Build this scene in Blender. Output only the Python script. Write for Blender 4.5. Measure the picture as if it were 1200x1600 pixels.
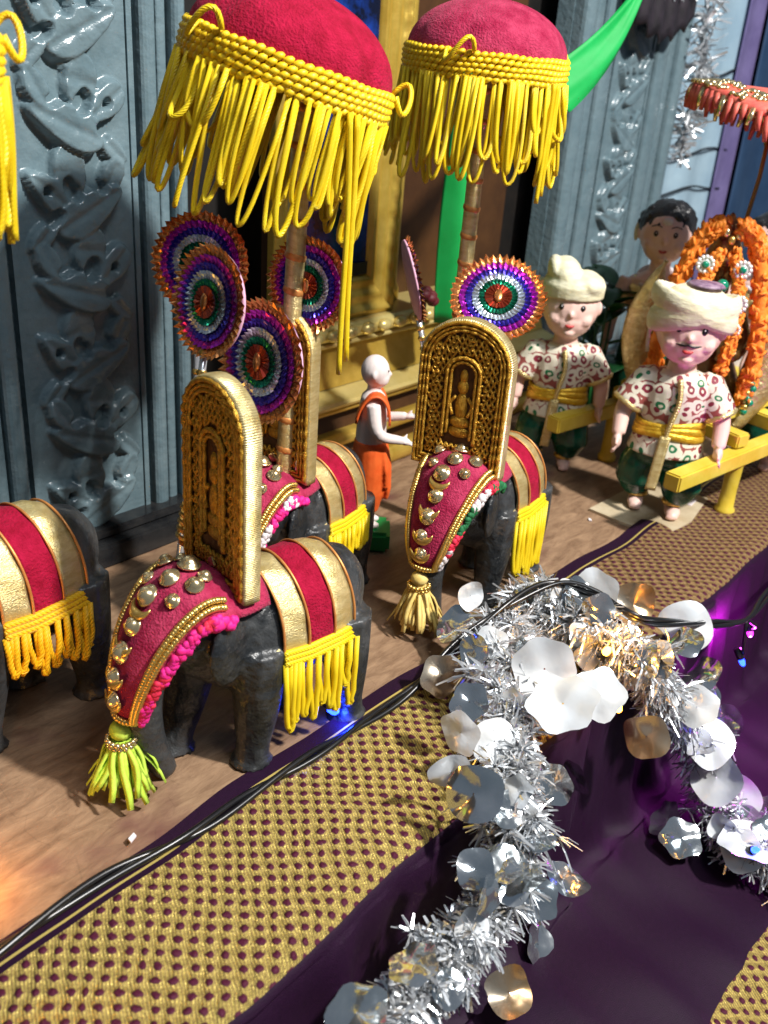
import bpy, bmesh, math, random
import numpy as np
from mathutils import Vector, Matrix, Euler
random.seed(7); rng = np.random.RandomState(7)
U = 0.01                      # everything below is written in centimetres
PI = math.pi
for o in list(bpy.data.objects): bpy.data.objects.remove(o)
SC = bpy.context.scene; COL = SC.collection

# ------------------------------------------------------------------ camera
cd = bpy.data.cameras.new('camera'); cam = bpy.data.objects.new('camera', cd); COL.objects.link(cam)
RIGHT = Vector((0.64237, -0.76321, 0.06979)); DOWN = Vector((-0.28738, -0.32429, -0.90125)); FWD = Vector((0.71047, 0.55888, -0.42764))
M = Matrix((RIGHT, -DOWN, -FWD)).transposed().to_4x4(); M.translation = Vector((0, 0, 60*U)); cam.matrix_world = M
cd.sensor_fit = 'VERTICAL'; cd.sensor_height = 24; cd.sensor_width = 18; cd.lens = 24*1471/1600
cd.clip_start = 0.02; cd.clip_end = 60
cd.dof.use_dof = True; cd.dof.focus_distance = 0.95; cd.dof.aperture_fstop = 4.5
SC.camera = cam; SC.render.resolution_x = 768; SC.render.resolution_y = 1024
# ------------------------------------------------------------------ light
w = bpy.data.worlds.new('World'); SC.world = w; w.use_nodes = True
w.node_tree.nodes['Background'].inputs[0].default_value = (0.62, 0.78, 1.0, 1); w.node_tree.nodes['Background'].inputs[1].default_value = 0.14
def lamp(name, kind, loc, energy, color, size=0.1, target=None):
    l = bpy.data.lights.new(name, kind); l.energy = energy; l.color = color
    o = bpy.data.objects.new(name, l); COL.objects.link(o); o.location = Vector(loc)*U
    if kind == 'AREA': l.shape = 'DISK'; l.size = size*U
    else: l.shadow_soft_size = size*U
    if target: o.rotation_euler = (Vector(target)-Vector(loc)).to_track_quat('-Z', 'Y').to_euler()
    return o
lamp('key_lamp', 'AREA', (107, -120, 231), 132, (1, 0.97, 0.93), 18, (75, 62, 20))
lamp('fill_lamp', 'AREA', (40, -90, 290), 30, (0.88, 0.94, 1.0), 90, (80, 60, 0))  # added soft overhead fill, also gives foil and metal something to reflect
SC.cycles.max_bounces = 6; SC.cycles.diffuse_bounces = 3; SC.cycles.glossy_bounces = 3; SC.cycles.caustics_reflective = False; SC.cycles.caustics_refractive = False
SC.view_settings.view_transform = 'Standard'; SC.view_settings.look = 'None'; SC.view_settings.exposure = 0.1; SC.view_settings.gamma = 1

# ------------------------------------------------------------------ materials
MATS = {}
def mat(name, col, rough=0.5, metal=0.0, col2=None, nscale=60, bump=0.0, bscale=300, bdist=0.001, sheen=0, sheen_col=None,
        stretch=None, emit=0, spec=None, coat=0, split=(0.35, 0.65), wave=None, trans=0, rvar=0.0):
    if name in MATS: return MATS[name]
    m = bpy.data.materials.new(name); m.use_nodes = True; MATS[name] = m
    nt = m.node_tree; N = nt.nodes; L = nt.links; b = N['Principled BSDF']
    b.inputs['Base Color'].default_value = (*col, 1); b.inputs['Roughness'].default_value = rough; b.inputs['Metallic'].default_value = metal
    if spec is not None: b.inputs['Specular IOR Level'].default_value = spec
    if coat: b.inputs['Coat Weight'].default_value = coat; b.inputs['Coat Roughness'].default_value = 0.15
    if sheen:
        b.inputs['Sheen Weight'].default_value = sheen; b.inputs['Sheen Roughness'].default_value = 0.35
        b.inputs['Sheen Tint'].default_value = (*(sheen_col or col), 1)
    if trans: b.inputs['Transmission Weight'].default_value = trans
    if emit: b.inputs['Emission Color'].default_value = (*col, 1); b.inputs['Emission Strength'].default_value = emit
    tc = N.new('ShaderNodeTexCoord'); src = tc.outputs['Object']
    if stretch:
        mp = N.new('ShaderNodeMapping'); mp.inputs['Scale'].default_value = stretch; L.new(src, mp.inputs['Vector']); src = mp.outputs['Vector']
    if col2:
        n = N.new('ShaderNodeTexNoise'); n.inputs['Scale'].default_value = nscale; n.inputs['Detail'].default_value = 5; n.inputs['Roughness'].default_value = 0.65
        L.new(src, n.inputs['Vector'])
        r = N.new('ShaderNodeValToRGB'); r.color_ramp.elements[0].position = split[0]; r.color_ramp.elements[1].position = split[1]
        r.color_ramp.elements[0].color = (*col, 1); r.color_ramp.elements[1].color = (*col2, 1)
        L.new(n.outputs['Fac'], r.inputs['Fac']); L.new(r.outputs['Color'], b.inputs['Base Color'])
        if rvar:
            mr = N.new('ShaderNodeMapRange'); mr.inputs['To Min'].default_value = rough-rvar; mr.inputs['To Max'].default_value = rough+rvar
            L.new(n.outputs['Fac'], mr.inputs['Value']); L.new(mr.outputs['Result'], b.inputs['Roughness'])
    h = None
    if bump:
        n2 = N.new('ShaderNodeTexNoise'); n2.inputs['Scale'].default_value = bscale; n2.inputs['Detail'].default_value = 4
        L.new(src, n2.inputs['Vector']); h = n2.outputs['Fac']
    if wave:                                     # (axis 'X'/'Y' of UV, scale, strength): ridges of a twisted cord or a woven edge
        wv = N.new('ShaderNodeTexWave'); wv.wave_type = 'BANDS'; wv.bands_direction = wave[0]; wv.inputs['Scale'].default_value = wave[1]
        wv.inputs['Distortion'].default_value = 0.6; wv.inputs['Detail'].default_value = 1
        L.new(tc.outputs['UV'], wv.inputs['Vector'])
        if h is None: h = wv.outputs['Fac']; bump = wave[2]
        else:
            a = N.new('ShaderNodeMath'); a.operation = 'ADD'; L.new(h, a.inputs[0]); L.new(wv.outputs['Fac'], a.inputs[1]); h = a.outputs[0]
    if h is not None:
        bp = N.new('ShaderNodeBump'); bp.inputs['Strength'].default_value = bump; bp.inputs['Distance'].default_value = bdist
        L.new(h, bp.inputs['Height']); L.new(bp.outputs['Normal'], b.inputs['Normal'])
    return m
paint = mat('blue_grey_paint', (0.115, 0.175, 0.20), 0.25, 0, (0.155, 0.22, 0.245), 25, 0.45, 90, 0.004, rvar=0.08, coat=0.3)
dark_wood = mat('dark_wood', (0.006, 0.006, 0.006), 0.5, 0, (0.014, 0.011, 0.009), 20, 0.2, 100)
brown_wood = mat('brown_wood', (0.045, 0.018, 0.006), 0.4, 0, (0.08, 0.034, 0.010), 15)
rail_black = mat('black_gloss', (0.012, 0.013, 0.015), 0.22, 0, (0.03, 0.03, 0.03), 40, 0.3, 60)
velvet = mat('crimson_velvet', (0.26, 0.001, 0.018), 0.9, 0, (0.42, 0.006, 0.042), 60, 0.9, 420, 0.003, sheen=0.10, sheen_col=(1, 0.3, 0.4), spec=0.2)
velvet2 = mat('rose_velvet', (0.30, 0.008, 0.045), 0.9, 0, (0.50, 0.045, 0.11), 50, 0.9, 420, 0.003, sheen=0.25, spec=0.2, sheen_col=(1, 0.35, 0.45))
yellow = mat('yellow_cord', (0.86, 0.60, 0.006), 0.42, 0, (0.90, 0.68, 0.02), 40, wave=('DIAGONAL', 1.9, 0.5), bdist=0.001, sheen=0.3)
yellow_o = mat('orange_yellow_cord', (0.88, 0.45, 0.004), 0.5, 0, (0.92, 0.53, 0.01), 40, wave=('DIAGONAL', 1.5, 0.7), bdist=0.001)
yellow_b = mat('yellow_braid', (0.85, 0.55, 0.006), 0.45, 0, (0.92, 0.66, 0.02), 60, 0.3, 600)
zari = mat('gold_zari', (0.62, 0.46, 0.17), 0.34, 0.65, (0.82, 0.68, 0.34), 45, 0.6, 350, 0.0015, stretch=(1, 1, 4))
pale_zari = mat('pale_zari', (0.50, 0.38, 0.15), 0.36, 0.6, (0.80, 0.68, 0.36), 60, 0.6, 250, 0.0012, wave=('X', 1.9, 0.8))
copper_edge = mat('copper_edge', (0.62, 0.22, 0.05), 0.4, 0.4, (0.75, 0.33, 0.1), 90)
gold = mat('gold_metal', (0.80, 0.52, 0.14), 0.25, 1.0, (0.9, 0.66, 0.25), 60)
gold_bead = mat('gold_bead', (0.72, 0.45, 0.10), 0.3, 0.85, (0.88, 0.62, 0.2), 300)
gold_pale = mat('pale_gold_stud', (0.85, 0.68, 0.38), 0.22, 0.9)
thread = mat('gold_thread', (0.50, 0.24, 0.018), 0.36, 0.6, (0.80, 0.47, 0.06), 220, 1.0, 600, 0.0015)
plaque_back = mat('plaque_ground', (0.055, 0.018, 0.003), 0.55, 0.2, (0.13, 0.05, 0.008), 150, 0.4, 500)
altar_gold = mat('altar_gold_paint', (0.56, 0.36, 0.05), 0.3, 0.55, (0.72, 0.50, 0.10), 22, 0.3, 70, 0.002)
altar_pale = mat('altar_pale_gold', (0.66, 0.52, 0.17), 0.3, 0.45, (0.76, 0.62, 0.25), 22, 0.3, 70, 0.002)
elephant_m = mat('dark_carved_wood', (0.012, 0.014, 0.016), 0.38, 0, (0.055, 0.057, 0.058), 30, 0.9, 55, 0.006, rvar=0.12)
elephant_g = mat('grey_carved_wood', (0.025, 0.027, 0.028), 0.45, 0, (0.07, 0.07, 0.07), 45, 0.8, 110, 0.004)
skin_doll = mat('doll_skin', (0.88, 0.56, 0.47), 0.42, 0, (0.90, 0.62, 0.54), 10, 0.06, 200, 0.001, coat=0.15)
skin_hand = mat('clay_skin', (0.70, 0.40, 0.26), 0.5, 0, (0.76, 0.47, 0.32), 20)
skin_white = mat('pale_clay', (0.76, 0.62, 0.56), 0.5, 0, (0.80, 0.72, 0.69), 20)
cream = mat('cream_felt', (0.70, 0.64, 0.40), 0.65, 0, (0.84, 0.80, 0.60), 30, 0.35, 70, 0.004, stretch=(1, 1, 3))
black = mat('black_gloss_paint', (0.01, 0.009, 0.009), 0.35)
hair_m = mat('black_hair', (0.008, 0.008, 0.009), 0.35, 0, (0.02, 0.02, 0.022), 60, 0.8, 120, 0.004)
lip = mat('red_lip', (0.5, 0.05, 0.05), 0.4)
orange_cloth = mat('orange_robe', (0.80, 0.10, 0.012), 0.55, 0, (0.88, 0.15, 0.025), 40, 0.3, 80, 0.003)
green_paint = mat('green_base', (0.008, 0.20, 0.045), 0.4, 0, (0.014, 0.26, 0.06), 30)
green_satin = mat('green_satin', (0.0, 0.05, 0.028), 0.25, 0, (0.002, 0.11, 0.06), 45, 0.5, 45, 0.006, sheen=0.3)
green_ribbon = mat('green_ribbon', (0.005, 0.30, 0.055), 0.4, 0, (0.01, 0.36, 0.075), 20)
leaf_m = mat('dark_leaf', (0.004, 0.05, 0.01), 0.4, 0, (0.01, 0.10, 0.02), 40)
palanquin_m = mat('yellow_wood_paint', (0.66, 0.47, 0.04), 0.4, 0, (0.76, 0.58, 0.09), 25, 0.3, 150)
marigold = mat('orange_garland', (0.80, 0.19, 0.012), 0.6, 0, (0.90, 0.30, 0.03), 120, 0.5, 300, 0.002)
silver = mat('silver_foil', (0.80, 0.83, 0.86), 0.27, 0.72, (0.93, 0.94, 0.95), 300)
silver_disc = mat('silver_disc', (0.55, 0.62, 0.64), 0.14, 0.95, (0.88, 0.9, 0.92), 30, 0.6, 40, 0.006)
pearl_disc = mat('pearl_disc', (0.74, 0.79, 0.84), 0.28, 0.22, (0.88, 0.87, 0.84), 25, 0.6, 40, 0.006, coat=0.5)
copper_disc = mat('copper_disc', (0.55, 0.30, 0.10), 0.25, 0.9, (0.8, 0.7, 0.55), 25)
cable_m = mat('black_cable', (0.008, 0.008, 0.009), 0.28)
lime = mat('lime_felt', (0.50, 0.72, 0.05), 0.7, 0, (0.58, 0.80, 0.10), 60, 0.4, 300)
straw = mat('straw_felt', (0.76, 0.52, 0.13), 0.7, 0, (0.84, 0.64, 0.22), 60, 0.4, 300)
pink_fur = mat('hot_pink_trim', (0.80, 0.01, 0.16), 0.7, 0, (0.85, 0.02, 0.34), 60, 0.5, 300, sheen=0.3)
red_fur = mat('red_trim', (0.72, 0.012, 0.05), 0.7, 0, (0.8, 0.03, 0.09), 60, 0.5, 300)
white_fur = mat('white_trim', (0.75, 0.73, 0.74), 0.7, 0, (0.8, 0.7, 0.72), 60)
green_fur = mat('green_trim', (0.004, 0.11, 0.03), 0.7, 0, (0.01, 0.16, 0.05), 60)
pink_felt = mat('pink_backing', (0.72, 0.36, 0.50), 0.6, 0, (0.78, 0.45, 0.58), 60)
card = mat('cardboard', (0.42, 0.33, 0.20), 0.7, 0, (0.56, 0.47, 0.32), 25, 0.3, 150)
def foil(n, c): return mat(n, c, 0.24, 0.8, tuple(min(1, k*1.5+0.02) for k in c), 120)
f_orange = foil('foil_orange', (0.62, 0.24, 0.07)); f_mag = foil('foil_magenta', (0.42, 0.02, 0.42)); f_blue = foil('foil_blue', (0.05, 0.03, 0.36))
f_white = foil('foil_silver', (0.50, 0.55, 0.62)); f_green = foil('foil_green', (0.0, 0.15, 0.08)); f_red = foil('foil_red', (0.32, 0.05, 0.02))

# ------------------------------------------------------------------ mesh building
class MB:
    def __init__(s): s.v = []; s.f = []; s.uv = []; s.sm = []
    def add(s, verts, faces, uvs=None, smooth=True):
        b = len(s.v); s.v += [tuple(p) for p in verts]
        for f in faces: s.f.append(tuple(b+i for i in f)); s.sm.append(smooth)
        s.uv += list(uvs) if uvs is not None else [(p[0], p[1]) for p in verts]
        return s
    def box(s, c, d, rot=None, smooth=False):
        vs = []
        for sx in (-1, 1):
            for sy in (-1, 1):
                for sz in (-1, 1):
                    p = Vector((sx*d[0]/2, sy*d[1]/2, sz*d[2]/2))
                    if rot is not None: p = rot @ p
                    vs.append(p+Vector(c))
        return s.add(vs, [(0, 1, 3, 2), (4, 6, 7, 5), (0, 4, 5, 1), (2, 3, 7, 6), (0, 2, 6, 4), (1, 5, 7, 3)], None, smooth)
    def bevbox(s, c, d, bev=0.3, rot=None):
        bm = bmesh.new(); bmesh.ops.create_cube(bm, size=1)
        for v in bm.verts: v.co = Vector((v.co.x*d[0], v.co.y*d[1], v.co.z*d[2]))
        bmesh.ops.bevel(bm, geom=list(bm.edges), offset=bev, segments=2, affect='EDGES')
        bm.verts.index_update(); R = rot if rot is not None else Matrix.Identity(3)
        s.add([R @ v.co+Vector(c) for v in bm.verts], [[v.index for v in f.verts] for f in bm.faces], None, False); bm.free(); return s
    def sweep(s, path, rad, seg=10, caps=True, up=None, smooth=True, close=False, phase=0):
        """tube along path; rad: float or list of float or (a, b): a across, b in the plane of 'up'"""
        P = [Vector(p) for p in path]; n = len(P)
        if not isinstance(rad, (list, tuple)): rad = [rad]*n
        vs = []; uvs = []; ln = 0; ref = Vector(up) if up is not None else None; prevn = None
        for i in range(n):
            if close: t = (P[(i+1) % n]-P[i-1])
            else: t = P[min(i+1, n-1)]-P[max(i-1, 0)]
            t.normalize()
            if ref is not None: a = t.cross(ref)
            else:
                if prevn is None:
                    k = Vector((0, 0, 1)) if abs(t.z) < 0.9 else Vector((1, 0, 0)); a = t.cross(k)
                else: a = prevn-t*prevn.dot(t)
            if a.length < 1e-6: a = Vector((0, 1, 0))
            a.normalize(); prevn = a; b = a.cross(t); b.normalize()
            if i: ln += (P[i]-P[i-1]).length
            ra, rb = rad[i] if isinstance(rad[i], (tuple, list)) else (rad[i], rad[i])
            for k in range(seg):
                an = 2*PI*k/seg+phase; vs.append(P[i]+a*(ra*math.cos(an))+b*(rb*math.sin(an))); uvs.append((ln, 2.2*k/seg))
        fs = []
        for i in range(n if close else n-1):
            j = (i+1) % n
            for k in range(seg):
                l = (k+1) % seg; fs.append((i*seg+k, i*seg+l, j*seg+l, j*seg+k))
        if caps and not close: fs.append(tuple(range(seg))[::-1]); fs.append(tuple((n-1)*seg+k for k in range(seg)))
        return s.add(vs, fs, uvs, smooth)
    def lathe(s, prof, c=(0, 0, 0), seg=24, rot=None, caps=True, smooth=True):
        vs = []; uv = []
        for r, z in prof:
            for k in range(seg):
                a = 2*PI*k/seg; p = Vector((r*math.cos(a), r*math.sin(a), z))
                if rot is not None: p = rot @ p
                vs.append(p+Vector(c)); uv.append((k/seg*2*PI*max(r, .1), z))
        n = len(prof); fs = [(i*seg+k, i*seg+(k+1) % seg, (i+1)*seg+(k+1) % seg, (i+1)*seg+k) for i in range(n-1) for k in range(seg)]
        if caps: fs += [tuple(range(seg))[::-1], tuple((n-1)*seg+k for k in range(seg))]
        return s.add(vs, fs, uv, smooth)
    def ball(s, c, r, seg=10, ring=6, rot=None):
        r = r if isinstance(r, (tuple, list)) else (r, r, r); vs = []; fs = []
        for i in range(1, ring):
            t = PI*i/ring
            for k in range(seg):
                a = 2*PI*k/seg; vs.append((r[0]*math.sin(t)*math.cos(a), r[1]*math.sin(t)*math.sin(a), r[2]*math.cos(t)))
        vs += [(0, 0, r[2]), (0, 0, -r[2])]; T = len(vs)-2
        for i in range(ring-2):
            for k in range(seg): l = (k+1) % seg; fs.append((i*seg+k, (i+1)*seg+k, (i+1)*seg+l, i*seg+l))
        for k in range(seg): l = (k+1) % seg; fs.append((T, k, l)); fs.append((T+1, (ring-2)*seg+l, (ring-2)*seg+k))
        R = rot if rot is not None else Matrix.Identity(3)
        return s.add([R @ Vector(p)+Vector(c) for p in vs], fs, None, True)
    def grid(s, fn, nu, nv, thick=0, smooth=True, uvf=None):
        vs = []; uv = []
        for i in range(nu+1):
            for j in range(nv+1):
                u, v = i/nu, j/nv; vs.append(Vector(fn(u, v))); uv.append(uvf(u, v) if uvf else (u, v))
        fs = [(i*(nv+1)+j, (i+1)*(nv+1)+j, (i+1)*(nv+1)+j+1, i*(nv+1)+j+1) for i in range(nu) for j in range(nv)]
        if thick:
            n = len(vs); nor = [Vector() for _ in vs]
            for f in fs:
                nn = (vs[f[2]]-vs[f[0]]).cross(vs[f[3]]-vs[f[1]])
                for q in f: nor[q] += nn
            back = []
            for p, q in zip(vs, nor):
                if q.length > 0: q.normalize()
                back.append(p-q*thick)
            bf = [tuple(n+i for i in f)[::-1] for f in fs]; rim = []
            W = nv+1
            for i in range(nu):
                a, b = i*W, (i+1)*W; rim.append((b, a, a+n, b+n)); a, b = i*W+nv, (i+1)*W+nv; rim.append((a, b, b+n, a+n))
            for j in range(nv):
                a, b = j, j+1; rim.append((a, b, b+n, a+n)); a, b = nu*W+j, nu*W+j+1; rim.append((b, a, a+n, b+n))
            return s.add(vs+back, fs+bf+rim, uv+uv, smooth)
        return s.add(vs, fs, uv, smooth)
    def prism(s, poly, z0, z1, M3=None, off=(0, 0, 0), smooth=False):
        """poly: 2D outline (a, b); extruded along third axis from z0 to z1; M3 maps (a, b, c) to space"""
        n = len(poly); vs = [Vector((a, b, z0)) for a, b in poly]+[Vector((a, b, z1)) for a, b in poly]
        if M3 is not None: vs = [M3 @ p for p in vs]
        fs = [tuple(range(n))[::-1], tuple(range(n, 2*n))]+[(i, (i+1) % n, n+(i+1) % n, n+i) for i in range(n)]
        return s.add([p+Vector(off) for p in vs], fs, None, smooth)
    def mesh(s, name):
        me = bpy.data.meshes.new(name); me.from_pydata([(x*U, y*U, z*U) for x, y, z in s.v], [], s.f)
        ul = me.uv_layers.new(name='UVMap'); li = np.empty(len(me.loops), dtype=np.int32); me.loops.foreach_get('vertex_index', li)
        ul.data.foreach_set('uv', np.array(s.uv, dtype=np.float32)[li].ravel())
        me.polygons.foreach_set('use_smooth', s.sm); me.update(); return me
    def build(s, name, m, parent=None, loc=None, rot=None, kind=None):
        return link(name, s.mesh(name), m, parent, loc, rot, kind)
def link(name, me, m, parent=None, loc=None, rot=None, kind=None):
    if m is not None and len(me.materials) == 0: me.materials.append(m)
    o = bpy.data.objects.new(name, me); COL.objects.link(o)
    if parent is not None: o.parent = parent
    if loc is not None: o.location = Vector(loc)*U
    if rot is not None: o.rotation_euler = rot
    if kind: o['kind'] = kind
    return o
def tag(o, label, cat, group=None):
    o['label'] = label; o['category'] = cat
    if group: o['group'] = group
    return o
def thing(name, label, cat, loc=(0, 0, 0), rot=(0, 0, 0), group=None, scale=1):
    o = bpy.data.objects.new(name, None); COL.objects.link(o); o.empty_display_size = 0.02
    o.location = Vector(loc)*U; o.rotation_euler = rot; o.scale = (scale,)*3
    return tag(o, label, cat, group)
def fuse(mb, voxel=0.3, smooth=4):
    """one continuous skin out of overlapping lofts"""
    me = mb.mesh('tmp'); o = bpy.data.objects.new('tmp', me); COL.objects.link(o)
    r = o.modifiers.new('r', 'REMESH'); r.mode = 'VOXEL'; r.voxel_size = voxel*U; r.use_smooth_shade = True
    if smooth: k = o.modifiers.new('s', 'SMOOTH'); k.iterations = smooth; k.factor = 0.5
    dg = bpy.context.evaluated_depsgraph_get(); dg.update()
    out = bpy.data.meshes.new_from_object(o.evaluated_get(dg)); bpy.data.objects.remove(o); bpy.data.meshes.remove(me)
    out.materials.clear(); return out
def lerp(a, b, t): return a+(b-a)*t
def interp(x, xs, ys): return float(np.interp(x, xs, ys))
def cat(pts, n):
    """smooth curve through points"""
    P = [np.array(p, float) for p in pts]; P = [2*P[0]-P[1]]+P+[2*P[-1]-P[-2]]; out = []; m = len(P)-3
    for i in range(n):
        t = i/(n-1)*m; k = min(int(t), m-1); t -= k; a, b, c, d = P[k:k+4]
        out.append(0.5*((2*b)+(-a+c)*t+(2*a-5*b+4*c-d)*t*t+(-a+3*b-3*c+d)*t**3))
    return [tuple(p) for p in out]

# ================================================================== the setting
def brocade_mat():
    m = bpy.data.materials.new('aubergine_brocade'); m.use_nodes = True; nt = m.node_tree; N = nt.nodes; L = nt.links; b = N['Principled BSDF']
    def mth(op, a, c=None, d=None):
        n = N.new('ShaderNodeMath'); n.operation = op
        for i, q in enumerate((a, c, d)):
            if q is None: continue
            if isinstance(q, (int, float)): n.inputs[i].default_value = q
            else: L.new(q, n.inputs[i])
        return n.outputs[0]
    uv = N.new('ShaderNodeUVMap'); sp = N.new('ShaderNodeSeparateXYZ'); L.new(uv.outputs[0], sp.inputs[0])
    nz = N.new('ShaderNodeTexNoise'); nz.inputs['Scale'].default_value = 0.35; nz.inputs['Detail'].default_value = 2; L.new(uv.outputs[0], nz.inputs['Vector'])
    wob = mth('MULTIPLY', mth('SUBTRACT', nz.outputs['Fac'], 0.5), 0.7)
    u = mth('ADD', sp.outputs[0], wob); v = sp.outputs[1]; vw = mth('ADD', v, wob)
    # staggered dots left open in the gold weave
    dots = mth('MULTIPLY', mth('SINE', mth('MULTIPLY', u, 2*PI/1.6)), mth('SINE', mth('MULTIPLY', vw, 2*PI/1.75)))
    n2 = N.new('ShaderNodeTexNoise'); n2.inputs['Scale'].default_value = 2.2; n2.inputs['Detail'].default_value = 3; L.new(uv.outputs[0], n2.inputs['Vector'])
    dots = mth('ADD', dots, mth('MULTIPLY', mth('SUBTRACT', n2.outputs['Fac'], 0.5), 1.1))
    hole = N.new('ShaderNodeMapRange'); hole.inputs['From Min'].default_value = 0.16; hole.inputs['From Max'].default_value = 0.5; L.new(dots, hole.inputs['Value'])
    # which stretches of the cloth are gold: two wide bands and a hair line
    def band(a, c): return mth('MULTIPLY', mth('GREATER_THAN', v, a), mth('LESS_THAN', v, c))
    bands = mth('ADD', band(2.6, 17.0), band(57.5, 72))
    line = band(1.75, 2.0)
    th = mth('SINE', mth('MULTIPLY', mth('ADD', u, mth('MULTIPLY', v, 0.55)), 21)); th = mth('MULTIPLY_ADD', th, 0.3, 0.7)
    goldf = mth('MULTIPLY', bands, mth('SUBTRACT', 1, hole.outputs[0]))
    hs = N.new('ShaderNodeTexNoise'); hs.inputs['Scale'].default_value = 7; mpn = N.new('ShaderNodeMapping'); mpn.inputs['Scale'].default_value = (0.55, 3.2, 1); mpn.inputs['Rotation'].default_value = (0, 0, 0.5)
    L.new(uv.outputs[0], mpn.inputs['Vector']); L.new(mpn.outputs[0], hs.inputs['Vector'])
    goldf = mth('MULTIPLY', goldf, mth('MULTIPLY_ADD', hs.outputs['Fac'], 3.6, -0.95)); goldf = mth('MAXIMUM', mth('MINIMUM', goldf, 1), 0)
    far = N.new('ShaderNodeMapRange'); far.inputs['From Min'].default_value = 80; far.inputs['From Max'].default_value = 100; far.inputs['To Min'].default_value = 1; far.inputs['To Max'].default_value = 0.34; L.new(u, far.inputs['Value'])
    goldf = mth('MULTIPLY', goldf, far.outputs[0])
    fac = mth('MINIMUM', mth('ADD', mth('MULTIPLY', goldf, th), mth('MULTIPLY', line, 0.6)), 1)
    cr = N.new('ShaderNodeMix'); cr.data_type = 'RGBA'; L.new(fac, cr.inputs[0])
    pm = N.new('ShaderNodeMix'); pm.data_type = 'RGBA'; L.new(n2.outputs['Fac'], pm.inputs[0])
    pm.inputs[6].default_value = (0.010, 0.002, 0.011, 1); pm.inputs[7].default_value = (0.021, 0.004, 0.022, 1)
    hb = N.new('ShaderNodeMix'); hb.data_type = 'RGBA'; L.new(bands, hb.inputs[0]); L.new(pm.outputs[2], hb.inputs[6]); hb.inputs[7].default_value = (0.075, 0.010, 0.028, 1)
    L.new(hb.outputs[2], cr.inputs[6]); cr.inputs[7].default_value = (0.95, 0.74, 0.20, 1); L.new(cr.outputs[2], b.inputs['Base Color'])
    L.new(mth('MULTIPLY', fac, 0.55), b.inputs['Metallic'])
    L.new(mth('MULTIPLY_ADD', fac, -0.2, 0.6), b.inputs['Roughness']); b.inputs['Specular IOR Level'].default_value = 0.18
    bp = N.new('ShaderNodeBump'); bp.inputs['Strength'].default_value = 1.0; bp.inputs['Distance'].default_value = 0.002
    wv = N.new('ShaderNodeTexNoise'); wv.inputs['Scale'].default_value = 9; wv.inputs['Detail'].default_value = 4; L.new(uv.outputs[0], wv.inputs['Vector'])
    puff = mth('MULTIPLY', bands, mth('MULTIPLY', dots, -1.1))
    L.new(mth('ADD', mth('ADD', mth('MULTIPLY', fac, 0.5), puff), mth('MULTIPLY', wv.outputs['Fac'], 0.25)), bp.inputs['Height']); L.new(bp.outputs['Normal'], b.inputs['Normal']); return m
def floor_mat():
    m = bpy.data.materials.new('brown_board'); m.use_nodes = True; nt = m.node_tree; N = nt.nodes; L = nt.links; b = N['Principled BSDF']
    tc = N.new('ShaderNodeTexCoord'); mp = N.new('ShaderNodeMapping'); mp.inputs['Scale'].default_value = (1, 3.2, 1); mp.inputs['Rotation'].default_value = (0, 0, 0.15); L.new(tc.outputs['Object'], mp.inputs['Vector'])
    n1 = N.new('ShaderNodeTexNoise'); n1.inputs['Scale'].default_value = 22; n1.inputs['Detail'].default_value = 8; n1.inputs['Roughness'].default_value = 0.7; n1.inputs['Distortion'].default_value = 0.6; L.new(mp.outputs[0], n1.inputs['Vector'])
    r1 = N.new('ShaderNodeValToRGB'); e = r1.color_ramp.elements; e[0].position = 0.3; e[0].color = (0.15, 0.082, 0.045, 1); e[1].position = 0.72; e[1].color = (0.40, 0.255, 0.15, 1); L.new(n1.outputs['Fac'], r1.inputs['Fac'])
    n2 = N.new('ShaderNodeTexNoise'); n2.inputs['Scale'].default_value = 9; n2.inputs['Detail'].default_value = 6; L.new(tc.outputs['Object'], n2.inputs['Vector'])
    r2 = N.new('ShaderNodeValToRGB'); r2.color_ramp.elements[0].position = 0.56; r2.color_ramp.elements[1].position = 0.72; L.new(n2.outputs['Fac'], r2.inputs['Fac'])
    mx = N.new('ShaderNodeMix'); mx.data_type = 'RGBA'; L.new(r2.outputs['Color'], mx.inputs[0]); L.new(r1.outputs['Color'], mx.inputs[6]); mx.inputs[7].default_value = (0.15, 0.062, 0.05, 1)
    vo = N.new('ShaderNodeTexVoronoi'); vo.feature = 'DISTANCE_TO_EDGE'; vo.inputs['Scale'].default_value = 14; L.new(mp.outputs[0], vo.inputs['Vector'])
    cr = N.new('ShaderNodeMapRange'); cr.inputs['From Max'].default_value = 0.012; cr.inputs['To Min'].default_value = 0.85; L.new(vo.outputs['Distance'], cr.inputs['Value'])
    sc = N.new('ShaderNodeMix'); sc.data_type = 'RGBA'; sc.blend_type = 'MULTIPLY'; sc.inputs[0].default_value = 1; L.new(mx.outputs[2], sc.inputs[6])
    L.new(cr.outputs[0], sc.inputs[7]); L.new(sc.outputs[2], b.inputs['Base Color']); b.inputs['Roughness'].default_value = 0.55
    bp = N.new('ShaderNodeBump'); bp.inputs['Strength'].default_value = 0.35; bp.inputs['Distance'].default_value = 0.002; L.new(n1.outputs['Fac'], bp.inputs['Height']); L.new(bp.outputs[0], b.inputs['Normal']); return m
fl = MB(); fl.box((130, 73, -1), (420, 70, 2)); o = fl.build('floor', floor_mat()); o['kind'] = 'structure'; o['label'] = 'worn brown board of the display step'
bw = MB(); bw.box((150, 106, 60), (460, 2, 160)); o = bw.build('wall', dark_wood); o['kind'] = 'structure'
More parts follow.
